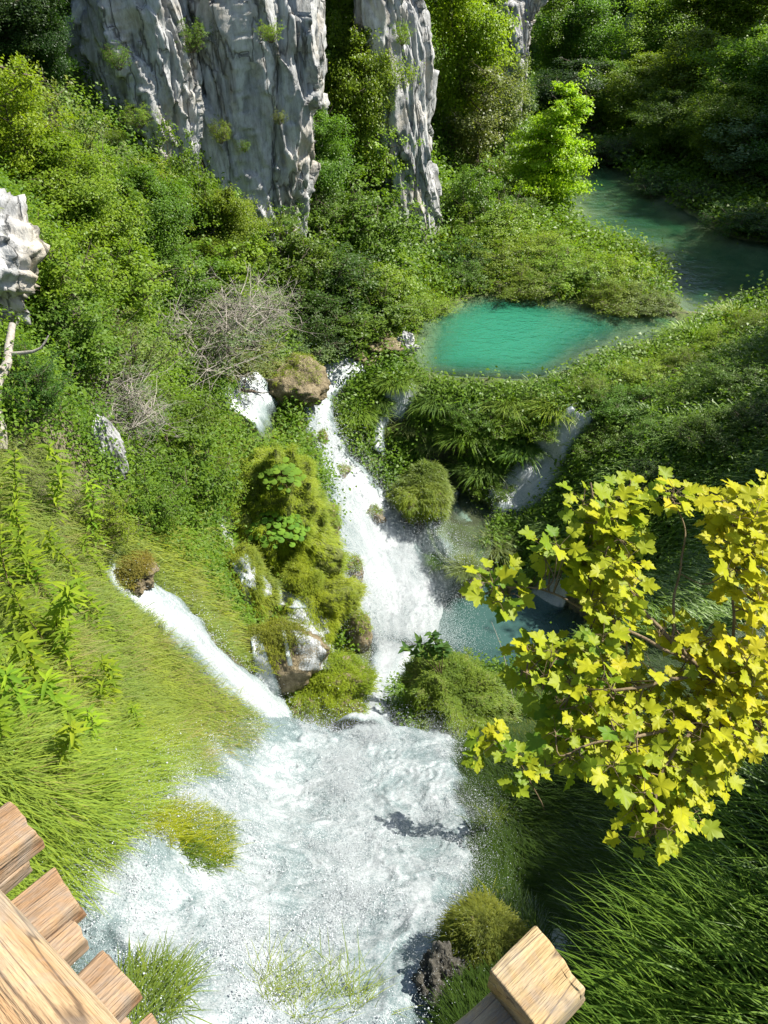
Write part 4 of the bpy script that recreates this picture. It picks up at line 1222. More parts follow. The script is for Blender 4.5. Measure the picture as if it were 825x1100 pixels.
g = blade_object('dark_wet_grass', [blades(P + np.array([0,0,0.3]), N, 6, 0.18, 0.008, 0.05, (0.3, 1.2), 0.8, 0.8)], (0.10, 0.15, 0.02)); g['kind'] = 'stuff'
HUMP = [(130,890),(200,880),(240,900),(240,945),(200,930),(150,905)]
P, N = patch(30000, 3, 9, HUMP, excl=False)
g = blade_object('wet_grass', [blades(P + np.array([0,0,0.3]), N, 6, 0.22, 0.008, 0.04, (0.3, 1.0), 0.8, 0.8)], (0.26, 0.28, 0.02)); g['kind'] = 'stuff'
FRONT = [(125,1075),(160,1060),(200,1066),(190,1100),(140,1130)]
P, N = patch(9000, 2.0, 6, FRONT, excl=False, half=60)
sel = np.arange(len(P)) < 60
g = blade_object('swept_grass', [blades(P[sel] + np.array([0,0,0.16]), N[sel], 8, 0.34, 0.010, 0.05, (0.2, 0.9), 0.7, 0.6)], (0.16, 0.21, 0.04)); g['kind'] = 'stuff'
MOUND = [(418,470),(450,400),(520,398),(600,400),(660,370),(740,345),(830,290),(1000,270),(1000,660),(640,700),(560,600),(470,600),(500,560),(480,500),(440,480)]
P, N = patch(60000, 10, 40, MOUND, extra=0.02)
tn = np.clip(0.45 + 1.0 * fbm(P * 0.9, 3, 83), 0, 1)
g = blade_object('sedge', [blades(P, N, 8, 0.5, 0.03, 0.12, (0.1, 0.9), 0.75, 0.5, tbase=tn)], (0.16, 0.25, 0.03)); g['kind'] = 'stuff'
ISL = [(440,300),(480,240),(560,215),(620,235),(700,270),(720,320),(690,335),(600,322),(500,322),(460,335)]
P, N = patch(26000, 25, 62, ISL, extra=0.05)
g = blade_object('reeds', [blades(P, N, 7, 0.65, 0.045, 0.25, (0.05, 0.5), 0.35, 0.1)], (0.22, 0.30, 0.035)); g['kind'] = 'stuff'
CHAN = [(330,390),(440,380),(470,420),(470,500),(440,560),(420,480),(340,430)]
P, N = patch(9000, 14, 34, CHAN, extra=0.0)
g = blade_object('streamside_grass', [blades(P, N, 8, 0.4, 0.028, 0.1, (0.1, 0.9), 0.7, 0.3)], (0.18, 0.26, 0.03)); g['kind'] = 'stuff'
P, N = patch(9000, 2.0, 6, [(265,1060),(300,1050),(395,1062),(392,1100),(330,1120),(270,1100)], excl=False, half=60)
P, N = P[:90], N[:90]
g = blade_object('trailing_grass', [blades(P + np.array([0, 0, 0.14]), N, 5, 0.4, 0.007, 0.06, (0.6, 1.3), 0.6, 0.8)], (0.2, 0.26, 0.06)); g['kind'] = 'stuff'
P, N = patch(30000, 9, 24, [(425,560),(470,620),(505,560),(560,560),(620,600),(600,640),(480,640),(450,700),(430,720),(520,760),(640,720),(640,800),(520,800),(420,760)], extra=0.0)
g = blade_object('wet_moss', [blades(P, N, 8, 0.22, 0.014, 0.08, (0.1, 1.0), 0.8, 0.5, tbase=np.clip(0.5 + 1.3 * fbm(P * 1.3, 3, 88), 0, 1))], (0.12, 0.15, 0.02)); g['kind'] = 'stuff'
MID = [(100,560),(200,470),(300,400),(360,420),(350,500),(330,560),(390,680),(330,740),(280,740),(230,660),(180,620)]
P, N = patch(40000, 8, 28, MID, extra=-0.02)
g = blade_object('hanging_moss', [blades(P, N, 8, 0.26, 0.016, 0.07, (0.1, 0.8), 0.9, 0.9)], (0.22, 0.27, 0.025)); g['kind'] = 'stuff'
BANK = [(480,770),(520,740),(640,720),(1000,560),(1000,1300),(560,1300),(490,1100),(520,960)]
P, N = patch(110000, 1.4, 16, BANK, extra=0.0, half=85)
g = blade_object('bank_grass', [blades(P, N, 8, 0.34, 0.009, 0.05, (0.1, 0.9), 0.8, 0.6)], (0.05, 0.085, 0.015)); g['kind'] = 'stuff'  # blade colour darkened to paint in the shade below the maple
EDGE = [(765,860),(1000,700),(1000,1300),(680,1300),(700,1120),(740,1000)]
P, N = patch(6000, 1.2, 7, EDGE, extra=0.0, half=88)
g = blade_object('long_sedge', [blades(P, N, 9, 0.85, 0.013, 0.05, (0.15, 0.8), 0.75, 0.5)], (0.13, 0.215, 0.03)); g['kind'] = 'stuff'

# low leafy cover everywhere else, so that no slope is bare
P, N = patch(90000, 6, 95, None, extra=0.05)
u, v, d = project(P)
keep = ~(in_poly(u, v, np.array(LEFT, float)) | in_poly(u, v, np.array(BANK, float)) | (in_poly(u, v, np.array(MOUND, float)) & (RNG.random(len(P)) < 0.5)))
P, N, d = P[keep], N[keep], d[keep]
per = 16
C = np.repeat(P, per, 0) + RNG.normal(0, 1, (len(P) * per, 3)) * np.array([0.22, 0.22, 0.10]) + np.repeat(N, per, 0) * RNG.uniform(0.02, 0.35, (len(P) * per, 1))
sz = np.repeat(np.clip(d / 200, 0.07, 0.3), per)[:, None] / 0.1
C0 = np.repeat(P, per, 0); C = C0 + (C - C0) * np.clip(sz, 0.8, 2.5)
Nn = np.repeat(N, per, 0) * 0.5 + np.array([0, 0, 0.6]) + RNG.normal(0, 0.45, C.shape)
V, Q = leaf_quads(C, Nn, sz * 0.1, sz * 0.062)
o = link('undergrowth', mesh_quads('undergrowth', V, Q, (M['leaf'],), tint=np.repeat(np.clip(np.repeat(0.5 + fbm(P * 0.8, 3, 87), per) + RNG.uniform(-0.3, 0.3, len(C)), 0, 1), 4), smooth=False))
o.color = (0.13, 0.215, 0.025, 1); o['kind'] = 'stuff'

# broad-leaved weeds and dry stalks among the grass of the left slope
P, N = patch(26000, 3.0, 14, [(-60,500),(60,520),(130,600),(150,700),(130,800),(60,850),(-60,850)], extra=0.05)
P, N = P[fbm(P * 1.6, 3, 91) > -0.02], N[fbm(P * 1.6, 3, 91) > -0.02]
per = 7; n = len(P) * per
a = RNG.uniform(0, 6.28, n)
B = np.repeat(P, per, 0) + np.column_stack([RNG.normal(0, 0.05, (n, 2)), RNG.uniform(0.03, 0.30, n)])
ln = RNG.uniform(0.05, 0.12, n)
D = np.stack([np.cos(a), np.sin(a), RNG.uniform(-0.1, 0.7, n)], -1); D /= np.linalg.norm(D, axis=1)[:, None]
Nn = np.array([0.1, 0, 1.0]) + RNG.normal(0, 0.25, (n, 3))
V, Q = leaf_quads(B + D * ln[:, None] * 0.5, Nn, 0.10, 0.034)
o = link('weeds', mesh_quads('weeds', V, Q, (M['leaf'],), tint=np.repeat(RNG.uniform(0, 1, n), 4), smooth=False)); o.color = (0.2, 0.29, 0.04, 1); o['kind'] = 'stuff'
P, N = patch(20000, 3.0, 16, LEFT, extra=0.05)
k_ = fbm(P * 0.9, 3, 93) > 0.02; P, N = P[k_], N[k_]
g = blade_object('dry_grass', [blades(P, N, 4, 0.36, 0.006, 0.05, (0.1, 0.8), 0.5, 0.4)], (0.34, 0.30, 0.14)); g['kind'] = 'stuff'
# ------------------------------------------------------------------ the yellow maple
def maple_leaf_material():
    k = NT('maple_leaf')
    tint = k.attr('tint').outputs['Fac']
    c = k.ramp(tint, [(0.0, (0.11, 0.22, 0.015)), (0.3, (0.37, 0.40, 0.015)), (0.65, (0.50, 0.44, 0.015)), (1.0, (0.52, 0.38, 0.03))])
    c = k.mix(k.ramp(k.noise(k.obj(), 60, 3, 0.6), [(0.35, 0.25), (0.6, 0.0)]), c, (0.22, 0.24, 0.02))
    d = k.n('BsdfDiffuse'); k.lk(c, d.inputs['Color'])
    t = k.n('BsdfTranslucent'); k.lk(c, t.inputs['Color'])
    m1 = k.n('MixShader'); m1.inputs[0].default_value = 0.42; k.lk(d.outputs[0], m1.inputs[1]); k.lk(t.outputs[0], m1.inputs[2])
    g = k.n('BsdfGlossy'); g.inputs['Roughness'].default_value = 0.5
    m2 = k.n('MixShader'); m2.inputs[0].default_value = 0.012; k.lk(m1.outputs[0], m2.inputs[1]); k.lk(g.outputs[0], m2.inputs[2])
    return k.done(m2.outputs[0])
M['maple'] = maple_leaf_material()
# half outline of a five-lobed leaf, stalk at the origin, tip at y = 1
_HALF = [(0.05,0.0),(0.17,-0.06),(0.31,-0.04),(0.31,0.06),(0.42,0.11),(0.38,0.20),(0.36,0.27),(0.48,0.33),(0.60,0.45),(0.52,0.49),(0.53,0.60),(0.41,0.58),(0.32,0.60),(0.26,0.56),(0.25,0.65),(0.27,0.75),(0.17,0.78),(0.10,0.88),(0.0,1.0)]
_OUT = np.array([(0, 0.03)] + _HALF + [(-x, y) for x, y in _HALF[-2::-1]])
def maple_leaves(base, dirv, nrm, size, tint):
    """one leaf per row, fanned from the midrib, cupped and drooping at the tip"""
    n = len(base); m = len(_OUT)
    dirv = dirv / np.linalg.norm(dirv, axis=1)[:, None]
    nrm = nrm - (nrm * dirv).sum(1)[:, None] * dirv; nrm /= np.linalg.norm(nrm, axis=1)[:, None] + 1e-9
    s = np.cross(dirv, nrm)
    pts = np.vstack([[(0, 0.30)], _OUT])
    x, y = pts[:, 0], pts[:, 1]
    fold = RNG.uniform(-0.05, 0.38, n)[:, None]; dr = RNG.uniform(0.05, 0.45, n)[:, None]
    z = np.abs(x)[None] * fold - dr * (y[None] ** 2) * 0.6 + 0.05 * np.sin(9 * x[None] + 7 * y[None] + RNG.uniform(0, 6, (n, 1)))
    V = base[:, None] + size[:, None, None] * (x[None, :, None] * s[:, None] * 1.05 + y[None, :, None] * dirv[:, None] + z[..., None] * nrm[:, None])
    k = np.arange(m)
    T = np.stack([np.zeros(m, int), 1 + k, 1 + (k + 1) % m], -1)
    TT = (T[None] + (np.arange(n) * (m + 1))[:, None, None]).reshape(-1, 3)
    return V.reshape(-1, 3), TT, np.repeat(tint, m + 1)

def poisson(poly, d, n=6000):
    poly = np.array(poly, float)
    c = np.column_stack([RNG.uniform(poly[:, 0].min(), poly[:, 0].max(), n), RNG.uniform(poly[:, 1].min(), poly[:, 1].max(), n)])
    c = c[in_poly(c[:, 0], c[:, 1], poly)]
    out = []
    for p in c:
        if all((p[0] - q[0]) ** 2 + (p[1] - q[1]) ** 2 > d * d for q in out): out.append(p)
    return np.array(out)

def maple(label, limbs, regions, depth, tint_fn, loc, size=(0.038, 0.078), per=(4, 7), spacing=24, name='maple_shrub', cat='maple'):
    tb = Tubes()
    L = []
    for pts, r0, r1 in limbs:
        P = smooth_path(np.array([at_depth(u, v, t) for u, v, t in pts]), 40)
        P = P + 0.012 * np.stack([perlin(P * 9 + q, 5) for q in (0, 7, 13)], -1)
        tb.add(P, np.linspace(r0, r1, 40), 7); L.append(P)
    LP = np.vstack(L)
    B, D, Nn, S, T = [], [], [], [], []
    for poly in regions:
        for u, v in poisson(poly, spacing):
            if perlin(np.array([u / 38.0, v / 38.0, 0.5]), 15) < -0.25: continue      # gaps in the foliage
            t = depth(u, v) + RNG.normal(0, 0.10)
            c = at_depth(u, v, t)
            j = np.argmin(((LP - c) ** 2).sum(1) + 0.05 * np.maximum(LP[:, 2] - c[2], 0))
            a = LP[j]
            mid = (a + c) / 2 + RNG.normal(0, 0.03, 3) - np.array([0, 0, 0.02])
            tw = smooth_path([a, mid, c], 8)
            tb.add(tw, np.linspace(0.0035, 0.0018, 8), 4)
            ax = c - mid; ax /= np.linalg.norm(ax) + 1e-9
            tc = tint_fn(u, v) + RNG.normal(0, 0.06)
            k = RNG.integers(*per)
            a0 = RNG.uniform(0, 6.28)
            for q in range(k):
                az = a0 + q * 2 * np.pi / k + RNG.normal(0, 0.25)
                out = np.array([math.cos(az), math.sin(az), RNG.uniform(-0.25, 0.35)]) + 0.5 * ax
                out /= np.linalg.norm(out)
                st = c - ax * RNG.uniform(0, 0.05)
                pl = RNG.uniform(0.03, 0.075)
                e = st + out * pl + np.array([0, 0, 0.006])
                tb.add(np.array([st, (st + e) / 2 + np.array([0, 0, 0.006]), e]), [0.0012, 0.001, 0.0009], 3)
                B.append(e); D.append(out + np.array([0, 0, -0.15]))
                Nn.append(np.array([0.34, -0.20, 0.9]) + RNG.normal(0, 0.28, 3))
                S.append(RNG.uniform(*size)); T.append(np.clip(tc + RNG.normal(0, 0.10), 0, 1))
    V, TT, ti = maple_leaves(np.array(B), np.array(D), np.array(Nn), np.array(S), np.array(T))
    root = empty(name, loc)
    tag(root, label, cat)
    a = tb.mesh('branches', M['twig']); b = mesh_quads('leaves', V, None, (M['maple'],), tint=ti, tris=TT, smooth=False)
    for me, nm in ((a, 'branches'), (b, 'leaves')):
        o = link(nm, me, root); o.matrix_parent_inverse = Matrix.Translation(-Vector(loc))
    return root
_g = hit(905, 900)[0]
_gt = float(project(_g)[2]); 
maple('large maple bush with bright yellow leaves leaning in from the right',
      [([(905,900,_gt),(870,840,3.3),(815,775,3.0),(750,715,2.95),(690,655,3.0),(650,590,3.1),(634,520,3.15)], 0.016, 0.004),
       ([(830,790,3.05),(770,770,2.9),(730,800,2.8),(705,850,2.75),(702,895,2.7)], 0.010, 0.003),
       ([(800,765,3.0),(790,690,3.0),(788,620,3.05),(790,560,3.1),(800,530,3.1)], 0.008, 0.002),
       ([(740,710,2.95),(680,680,2.95),(620,650,3.0),(575,632,3.05),(530,632,3.05)], 0.008, 0.002),
       ([(720,690,2.95),(728,620,3.05),(735,570,3.1),(722,530,3.1)], 0.006, 0.002),
       ([(760,720,2.95),(680,740,2.85),(610,740,2.85),(560,720,2.9)], 0.008, 0.002),
       ([(760,770,2.9),(690,790,2.8),(630,800,2.75),(600,820,2.75)], 0.008, 0.002)],
      [[(626,536),(655,528),(680,520),(686,545),(676,580),(684,615),(700,650),(680,670),(642,660),(626,620),(620,575)],
       [(708,524),(738,526),(740,542),(716,544)],
       [(655,655),(712,662),(770,690),(840,690),(850,780),(790,800),(760,840),(740,880),(700,905),(672,870),(655,830),(610,830),(590,800),(600,760),(570,730),(560,690),(600,700),(640,690)],
       [(772,535),(830,525),(845,600),(840,660),(795,645),(772,590)],
       [(562,575),(600,578),(618,600),(600,612),(570,605)], [(528,620),(548,618),(556,650),(536,652)]],
      lambda u, v: 2.98 - 0.0007 * (v - 700), lambda u, v: np.clip(0.34 + 0.0013 * (u - 690) - 0.0006 * abs(v - 700), 0.1, 0.8), tuple(_g), spacing=9.6)
_g2 = hit(590, 880)[0]; _t2 = float(project(_g2)[2])
maple('small green-yellow maple sapling low beside the foam, left of the big maple',
      [([(590,880,_t2),(575,850,_t2-0.3),(555,815,_t2-0.6),(530,795,_t2-0.7)], 0.012, 0.003)],
      [[(503,785),(530,782),(560,800),(580,830),(560,850),(530,845),(508,815)]],
      lambda u, v: _t2 - 0.6, lambda u, v: 0.16, tuple(_g2), size=(0.15, 0.22), spacing=16, name='maple_sapling')

# ------------------------------------------------------------------ herbs on the near slope
def lance_leaves(base, dirv, nrm, L, W, droop=0.3, tint=None):
    n = len(base)
    dirv = dirv / np.linalg.norm(dirv, axis=1)[:, None]
    nrm = nrm - (nrm * dirv).sum(1)[:, None] * dirv; nrm /= np.linalg.norm(nrm, axis=1)[:, None] + 1e-9
    s = np.cross(dirv, nrm)
    ys = np.array([0, 0.3, 0.65, 1.0]); ws = np.array([0.15, 1.0, 0.75, 0.05])
    C = base[:, None] + L[:, None, None] * (ys[None, :, None] * dirv[:, None] - (droop * ys ** 2)[None, :, None] * nrm[:, None])
    o = s[:, None] * (W[:, None] * ws[None])[..., None] * 0.5
    f = nrm[:, None] * (W[:, None] * ws[None])[..., None] * 0.2
    V = np.stack([C - o + f, C, C + o + f], 2).reshape(-1, 3)
    k = np.arange(n) * 12
    Q = np.concatenate([np.stack([k + 3 * j + a, k + 3 * j + a + 1, k + 3 * j + a + 4, k + 3 * j + a + 3], -1) for j in range(3) for a in (0, 1)])
    return V, Q, np.repeat(tint if tint is not None else RNG.uniform(0, 1, n), 12)
M['stalk'] = bark_material('herb_stalk', (0.13, 0.08, 0.04), (0.06, 0.03, 0.02))
def make_herb(seed):
    g = np.random.default_rng(seed)
    tb = Tubes()
    P = np.array([[0.02 * math.sin(k * 0.7 + seed) * k / 3, 0.02 * math.cos(k * 0.5 + seed) * k / 3, k / 11] for k in range(12)])
    tb.add(P, np.linspace(0.007, 0.0025, 12), 6)
    B, D, N_ = [], [], []
    for k in range(22):
        z = 0.10 + 0.9 * k / 22
        c = np.array([np.interp(z, P[:, 2], P[:, 0]), np.interp(z, P[:, 2], P[:, 1]), z])
        for q in range(3 if k < 19 else 4):
            az = k * 1.1 + q * 2.1 + g.normal(0, 0.2)
            B.append(c); D.append((math.cos(az), math.sin(az), g.uniform(0.1, 0.6))); N_.append((-math.cos(az) * 0.3, -math.sin(az) * 0.3, 1))
    n = len(B)
    L = g.uniform(0.11, 0.19, n) * np.repeat(1, n); W = L * 0.24
    V, Q, T = lance_leaves(np.array(B), np.array(D), np.array(N_, float), L, W, 0.35)
    return tb.mesh('stalk', M['stalk']), mesh_quads('leaves', V, Q, (M['leaf'],), tint=T)
HERB = [make_herb(3), make_herb(5), make_herb(8)]
HL = ['herb stem nearest the top left, at the upper rim of the grass slope', 'tall herb stem at the left edge beneath the dead trunk', 'herb stem standing highest over the middle of the grass slope',
      'dark-stalked herb at the left edge, mid slope', 'dark-stalked herb with long lance leaves in the middle of the grass slope', 'slim herb just left of where the grass-slope stream begins',
      'leaning herb left of the stream, halfway down', 'low herb at the left edge above the tall grass', 'bushy herb in the centre of the lower grass slope', 'herb closest to the stream on the lower slope',
      'herb at the left edge just over the near tall grass', 'short herb right above the near tall grass', 'small herb at the lower right of the herb patch', 'leafy herb in the left-hand herb patch, second from the edge',
      'upright herb left of the ochre block','pale herb under the dead trunk','slim herb at the left edge, high on the slope','herb between the two dark-stalked herbs','herb low over the bright lower grass','stocky herb beside the tall grass at the left edge','short leafy herb in the tall grass','slender herb near the stream, mid slope','herb in the thick of the patch below the ochre block','herb cut by the left edge, mid slope','tall herb over the near tall grass','small herb beside the head of the grass-slope stream']
for i, (u, v, hh) in enumerate([(60,560,1.2),(20,580,1.2),(105,600,1.2),(28,690,1.3),(72,730,1.35),(112,690,1.1),(128,720,1.0),(14,760,1.1),(82,800,1.2),(132,790,0.9),(40,800,1.1),(100,830,0.9),(150,810,0.7),(52,650,1.2),(90,640,1.1),(40,620,1.1),(18,640,1.1),(62,690,1.2),(96,760,1.1),(24,820,1.0),(62,840,0.9),(120,760,0.9),(80,670,1.1),(8,700,1.1),(50,770,1.2),(112,640,1.0)]):
    b = hit(u, v)[0]
    r = empty('herb', tuple(b - np.array([0, 0, 0.03])), RNG.uniform(0, 6.28)); s_ = hh * 1.15
    r.scale = (s_ * 0.95, s_ * 0.95, s_); r.rotation_euler = (RNG.normal(0, 0.12), 0.10 + RNG.normal(0, 0.1), RNG.uniform(0, 6.28))
    tag(r, HL[i], 'herb', 'tall leafy herbs on the left grass slope')
    st, lv = HERB[i % 3]
    link('stalk', st, r); o = link('leaves', lv, r); o.color = (0.22, 0.31, 0.03, 1)

# round-leaved plant
def roundleaf(u, v, rpx, n, label):
    b = rock_hit(u, v + rpx * 0.3); dep = float(project(b)[2]); rad = rpx * dep / FPX
    root = empty('round_leaved_plant', tuple(b)); tag(root, label, 'plant')
    tb = Tubes(); VV, TT, ti, k = [], [], [], 0
    for i in range(n):
        a = i * 2.4; q = rad * math.sqrt((i + 0.5) / n)
        c = np.array([q * math.cos(a), -abs(q) * 0.2 + q * math.sin(a) * 0.8, rad * (0.75 - 0.5 * (q / rad) ** 2) + RNG.normal(0, 0.05)])
        tb.add(smooth_path([(0.1 * c[0], 0.1 * c[1], 0), (0.6 * c[0], 0.6 * c[1], c[2] * 0.7), c - np.array([0, 0, 0.01])], 6), 0.008, 4)
        r_ = RNG.uniform(0.06, 0.105); nn = np.array([c[0] * 0.4, c[1] * 0.4 - 0.25, 0.9]) + RNG.normal(0, 0.15, 3); nn /= np.linalg.norm(nn)
        t1 = np.cross(nn, [0.3, 1, 0.2]); t1 /= np.linalg.norm(t1); t2 = np.cross(nn, t1)
        th = np.linspace(0.25, 2 * np.pi - 0.25, 16)
        ring = c + r_ * (1 + 0.06 * np.cos(8 * th))[:, None] * (np.cos(th)[:, None] * t1 + np.sin(th)[:, None] * t2) - nn * r_ * 0.22
        VV.append(np.vstack([c, ring])); TT.append(np.array([[k, k + 1 + j, k + 2 + j] for j in range(15)])); ti.append(np.full(17, RNG.uniform(0.2, 1))); k += 17
    link('stalks', tb.mesh('stalks', M['stalk']), root)
    o = link('leaves', mesh_quads('leaves', np.vstack(VV), None, (M['leaf'],), tint=np.concatenate(ti), tris=np.vstack(TT)), root); o.color = (0.16, 0.3, 0.05, 1)
roundleaf(298, 560, 34, 95, 'plant of large round bright green leaves on the mossy slope')
roundleaf(304, 508, 24, 45, 'smaller plant of round leaves above the mossy slope, by the main waterfall')

# the sprig on the round boulder
def sprig(u0, v0, u1, v1, label):
    b = rock_hit(u0, v0); dep = float(project(b)[2])
    root = empty('leafy_sprig', tuple(b)); tag(root, label, 'sprig')
    tb = Tubes(); B, D = [], []
    for du, dv in ((0, 0), (26, 4), (-14, 6), (14, -10)):
        e = at_depth(u1 + du, v1 + dv, dep - 0.5) - b
        P = smooth_path([(0, 0, 0), e * 0.5 + np.array([0, 0, 0.15]), e], 16); tb.add(P, np.linspace(0.012, 0.004, 16), 5)
        for k in range(7, 16):
            for q in range(3):
                a = RNG.uniform(0, 6.28); B.append(P[k]); D.append((math.cos(a), math.sin(a) * 0.6, RNG.uniform(0, 0.8)))
    n = len(B); L = RNG.uniform(0.12, 0.22, n)
    V, Q, T = lance_leaves(np.array(B), np.array(D, float), np.tile([0.1, -0.2, 1.0], (n, 1)), L, L * 0.42, 0.2)
    link('stems', tb.mesh('stems', M['stalk']), root)
    o = link('leaves', mesh_quads('leaves', V, Q, (M['leaf'],), tint=T), root); o.color = (0.09, 0.15, 0.04, 1)
sprig(474, 728, 450, 690, 'small leafy sprig growing from the round green boulder in front of the falls')

# clumps of sedge that stand apart
def sedge_clump(u, v, L, n, W, label, col=(0.09, 0.16, 0.03), tilt=(0.05, 0.9), droop=0.7):
    b = hit(u, v)[0]
    P = b[None] + np.column_stack([RNG.normal(0, 0.10, (n, 2)), np.zeros(n)])
    o = blade_object('sedge_clump', [blades(P, np.tile([0, 0, 1.0], (n, 1)), 8, L, W, 0.05, tilt, droop)], col)
    tag(o, label, 'sedge')
sedge_clump(548, 775, 0.95, 40, 0.016, 'fresh green sedge clump behind the small maple sapling', (0.12, 0.2, 0.03))
sedge_clump(590, 770, 0.8, 30, 0.014, 'sedge clump half hidden under the lower left of the maple', (0.10, 0.17, 0.03))
sedge_clump(522, 985, 0.28, 30, 0.010, 'bright yellow-green tuft on the brown rock in the spray', (0.22, 0.24, 0.02))
sedge_clump(540, 900, 0.5, 40, 0.010, 'wet drooping grass clump at the right rim of the foam', (0.10, 0.15, 0.02), droop=1.0)

# ------------------------------------------------------------------ dead wood
def deadwood(pts, r0, r1, label, name='dead_branch', mat='deadwood', stubs=3, cat='branch'):
    P = smooth_path(np.array(pts), 30); P = P + r0 * 0.6 * np.stack([perlin(P * 2.5 + q, 7) for q in (0, 5, 9)], -1)
    tb = Tubes(); tb.add(P, np.linspace(r0, r1, 30), 9)
    for k in range(stubs):
        i = RNG.integers(8, 29); e = P[i] + RNG.normal(0, 1, 3) * r0 * 6
        tb.add(smooth_path([P[i], (P[i] + e) / 2 + RNG.normal(0, r0, 3), e], 6), np.linspace(r1 * 0.7, r1 * 0.2, 6), 5)
    o = link(name, tb.mesh(name, M[mat])); tag(o, label, cat)
def on(u, v, up=0.15): return hit(u, v)[0] + np.array([0, 0, up])
deadwood([on(0,478,0.0), on(8,455,0.5), on(20,432,0.7), on(35,412,1.0)], 0.10, 0.05, 'pale bleached dead trunk leaning at the left edge', 'dead_tree', cat='dead tree')
deadwood([on(240,420,0.35), on(262,432,0.4), on(280,434,0.4), on(287,445,0.25)], 0.07, 0.04, 'dark brown branch lodged across the broad white fall', mat='bark')
deadwood([on(165,528,0.2), on(168,540,0.25), on(178,544,0.3), on(190,545,0.3)], 0.04, 0.02, 'bent pale root sticking out above the grass slope', 'bare_root', cat='root')
deadwood([on(520,192,0.35), on(535,196,0.35), on(548,198,0.35)], 0.22, 0.18, 'pale fallen log lying by the conical tree', 'fallen_log', stubs=1, cat='log')
_tw = hit(556,775)[0]; _td = float(project(_tw)[2])
deadwood([_tw, at_depth(548,735,_td), at_depth(540,700,_td), at_depth(528,668,_td)], 0.012, 0.005, 'bare leafless twig in front of the lower pool', 'bare_twig', stubs=5, cat='twig')

# ------------------------------------------------------------------ wooden walkway
def wood_material(name, a, b_, c_, along='x', scale=1.0, knots=True):
    k = NT(name)
    o = k.obj()
    sc = {'x': (0.6, 9, 9), 'y': (9, 0.6, 9)}[along]
    w = k.noise(k.mapping(o, tuple(s * scale for s in sc)), 2.2, 6, 0.6, 0.8)
    fin = k.noise(k.mapping(o, tuple(s * 5 * scale for s in sc)), 3.0, 3, 0.7)
    c = k.ramp(w, [(0.28, a), (0.5, b_), (0.72, c_)])
    c = k.mix(k.ramp(fin, [(0.3, 0.45), (0.5, 0.0)]), c, tuple(x * 0.45 for x in a))
    if knots:
        v = k.n('TexVoronoi'); v.inputs['Scale'].default_value = 3.2
        k.lk(k.mapping(o, {'x': (0.8, 2.2, 2.2), 'y': (2.2, 0.8, 2.2)}[along]), v.inputs['Vector'])
        c = k.mix(k.ramp(v.outputs['Distance'], [(0.05, 0.85), (0.16, 0.0)]), c, (0.16, 0.07, 0.025))
        crack = k.noise(k.mapping(o, tuple(s * 1.6 for s in sc)), 1.3, 2, 0.4)
        c = k.mix(k.ramp(crack, [(0.485, 0.0), (0.497, 0.8), (0.503, 0.8), (0.515, 0.0)]), c, (0.06, 0.035, 0.02))
    gr = k.noise(o, 5.0, 5, 0.7, 0.5)
    c = k.mix(k.math('MULTIPLY', k.ramp(gr, [(0.44, 0.0), (0.62, 1.0)]), 0.75), c, (0.25, 0.22, 0.185))
    c = k.mix(k.math('MULTIPLY', k.ramp(k.noise(o, 11.0, 4, 0.7), [(0.6, 0.0), (0.72, 1.0)]), 0.55), c, (0.09, 0.06, 0.035))
    b = k.n('BsdfPrincipled'); k.lk(c, b.inputs['Base Color']); b.inputs['Roughness'].default_value = 0.8
    k.lk(k.bump(k.math('ADD', w, k.math('MULTIPLY', fin, 0.5)), 0.9, 0.02), b.inputs['Normal'])
    return k.done(b.outputs[0])
M['plank'] = wood_material('sawn_plank', (0.20, 0.11, 0.05), (0.33, 0.20, 0.10), (0.42, 0.28, 0.15))
M['rail'] = wood_material('debarked_log', (0.28, 0.15, 0.06), (0.38, 0.26, 0.14), (0.50, 0.39, 0.26), along='y')
M['beam'] = wood_material('squared_beam', (0.32, 0.19, 0.07), (0.43, 0.30, 0.14), (0.52, 0.41, 0.24))

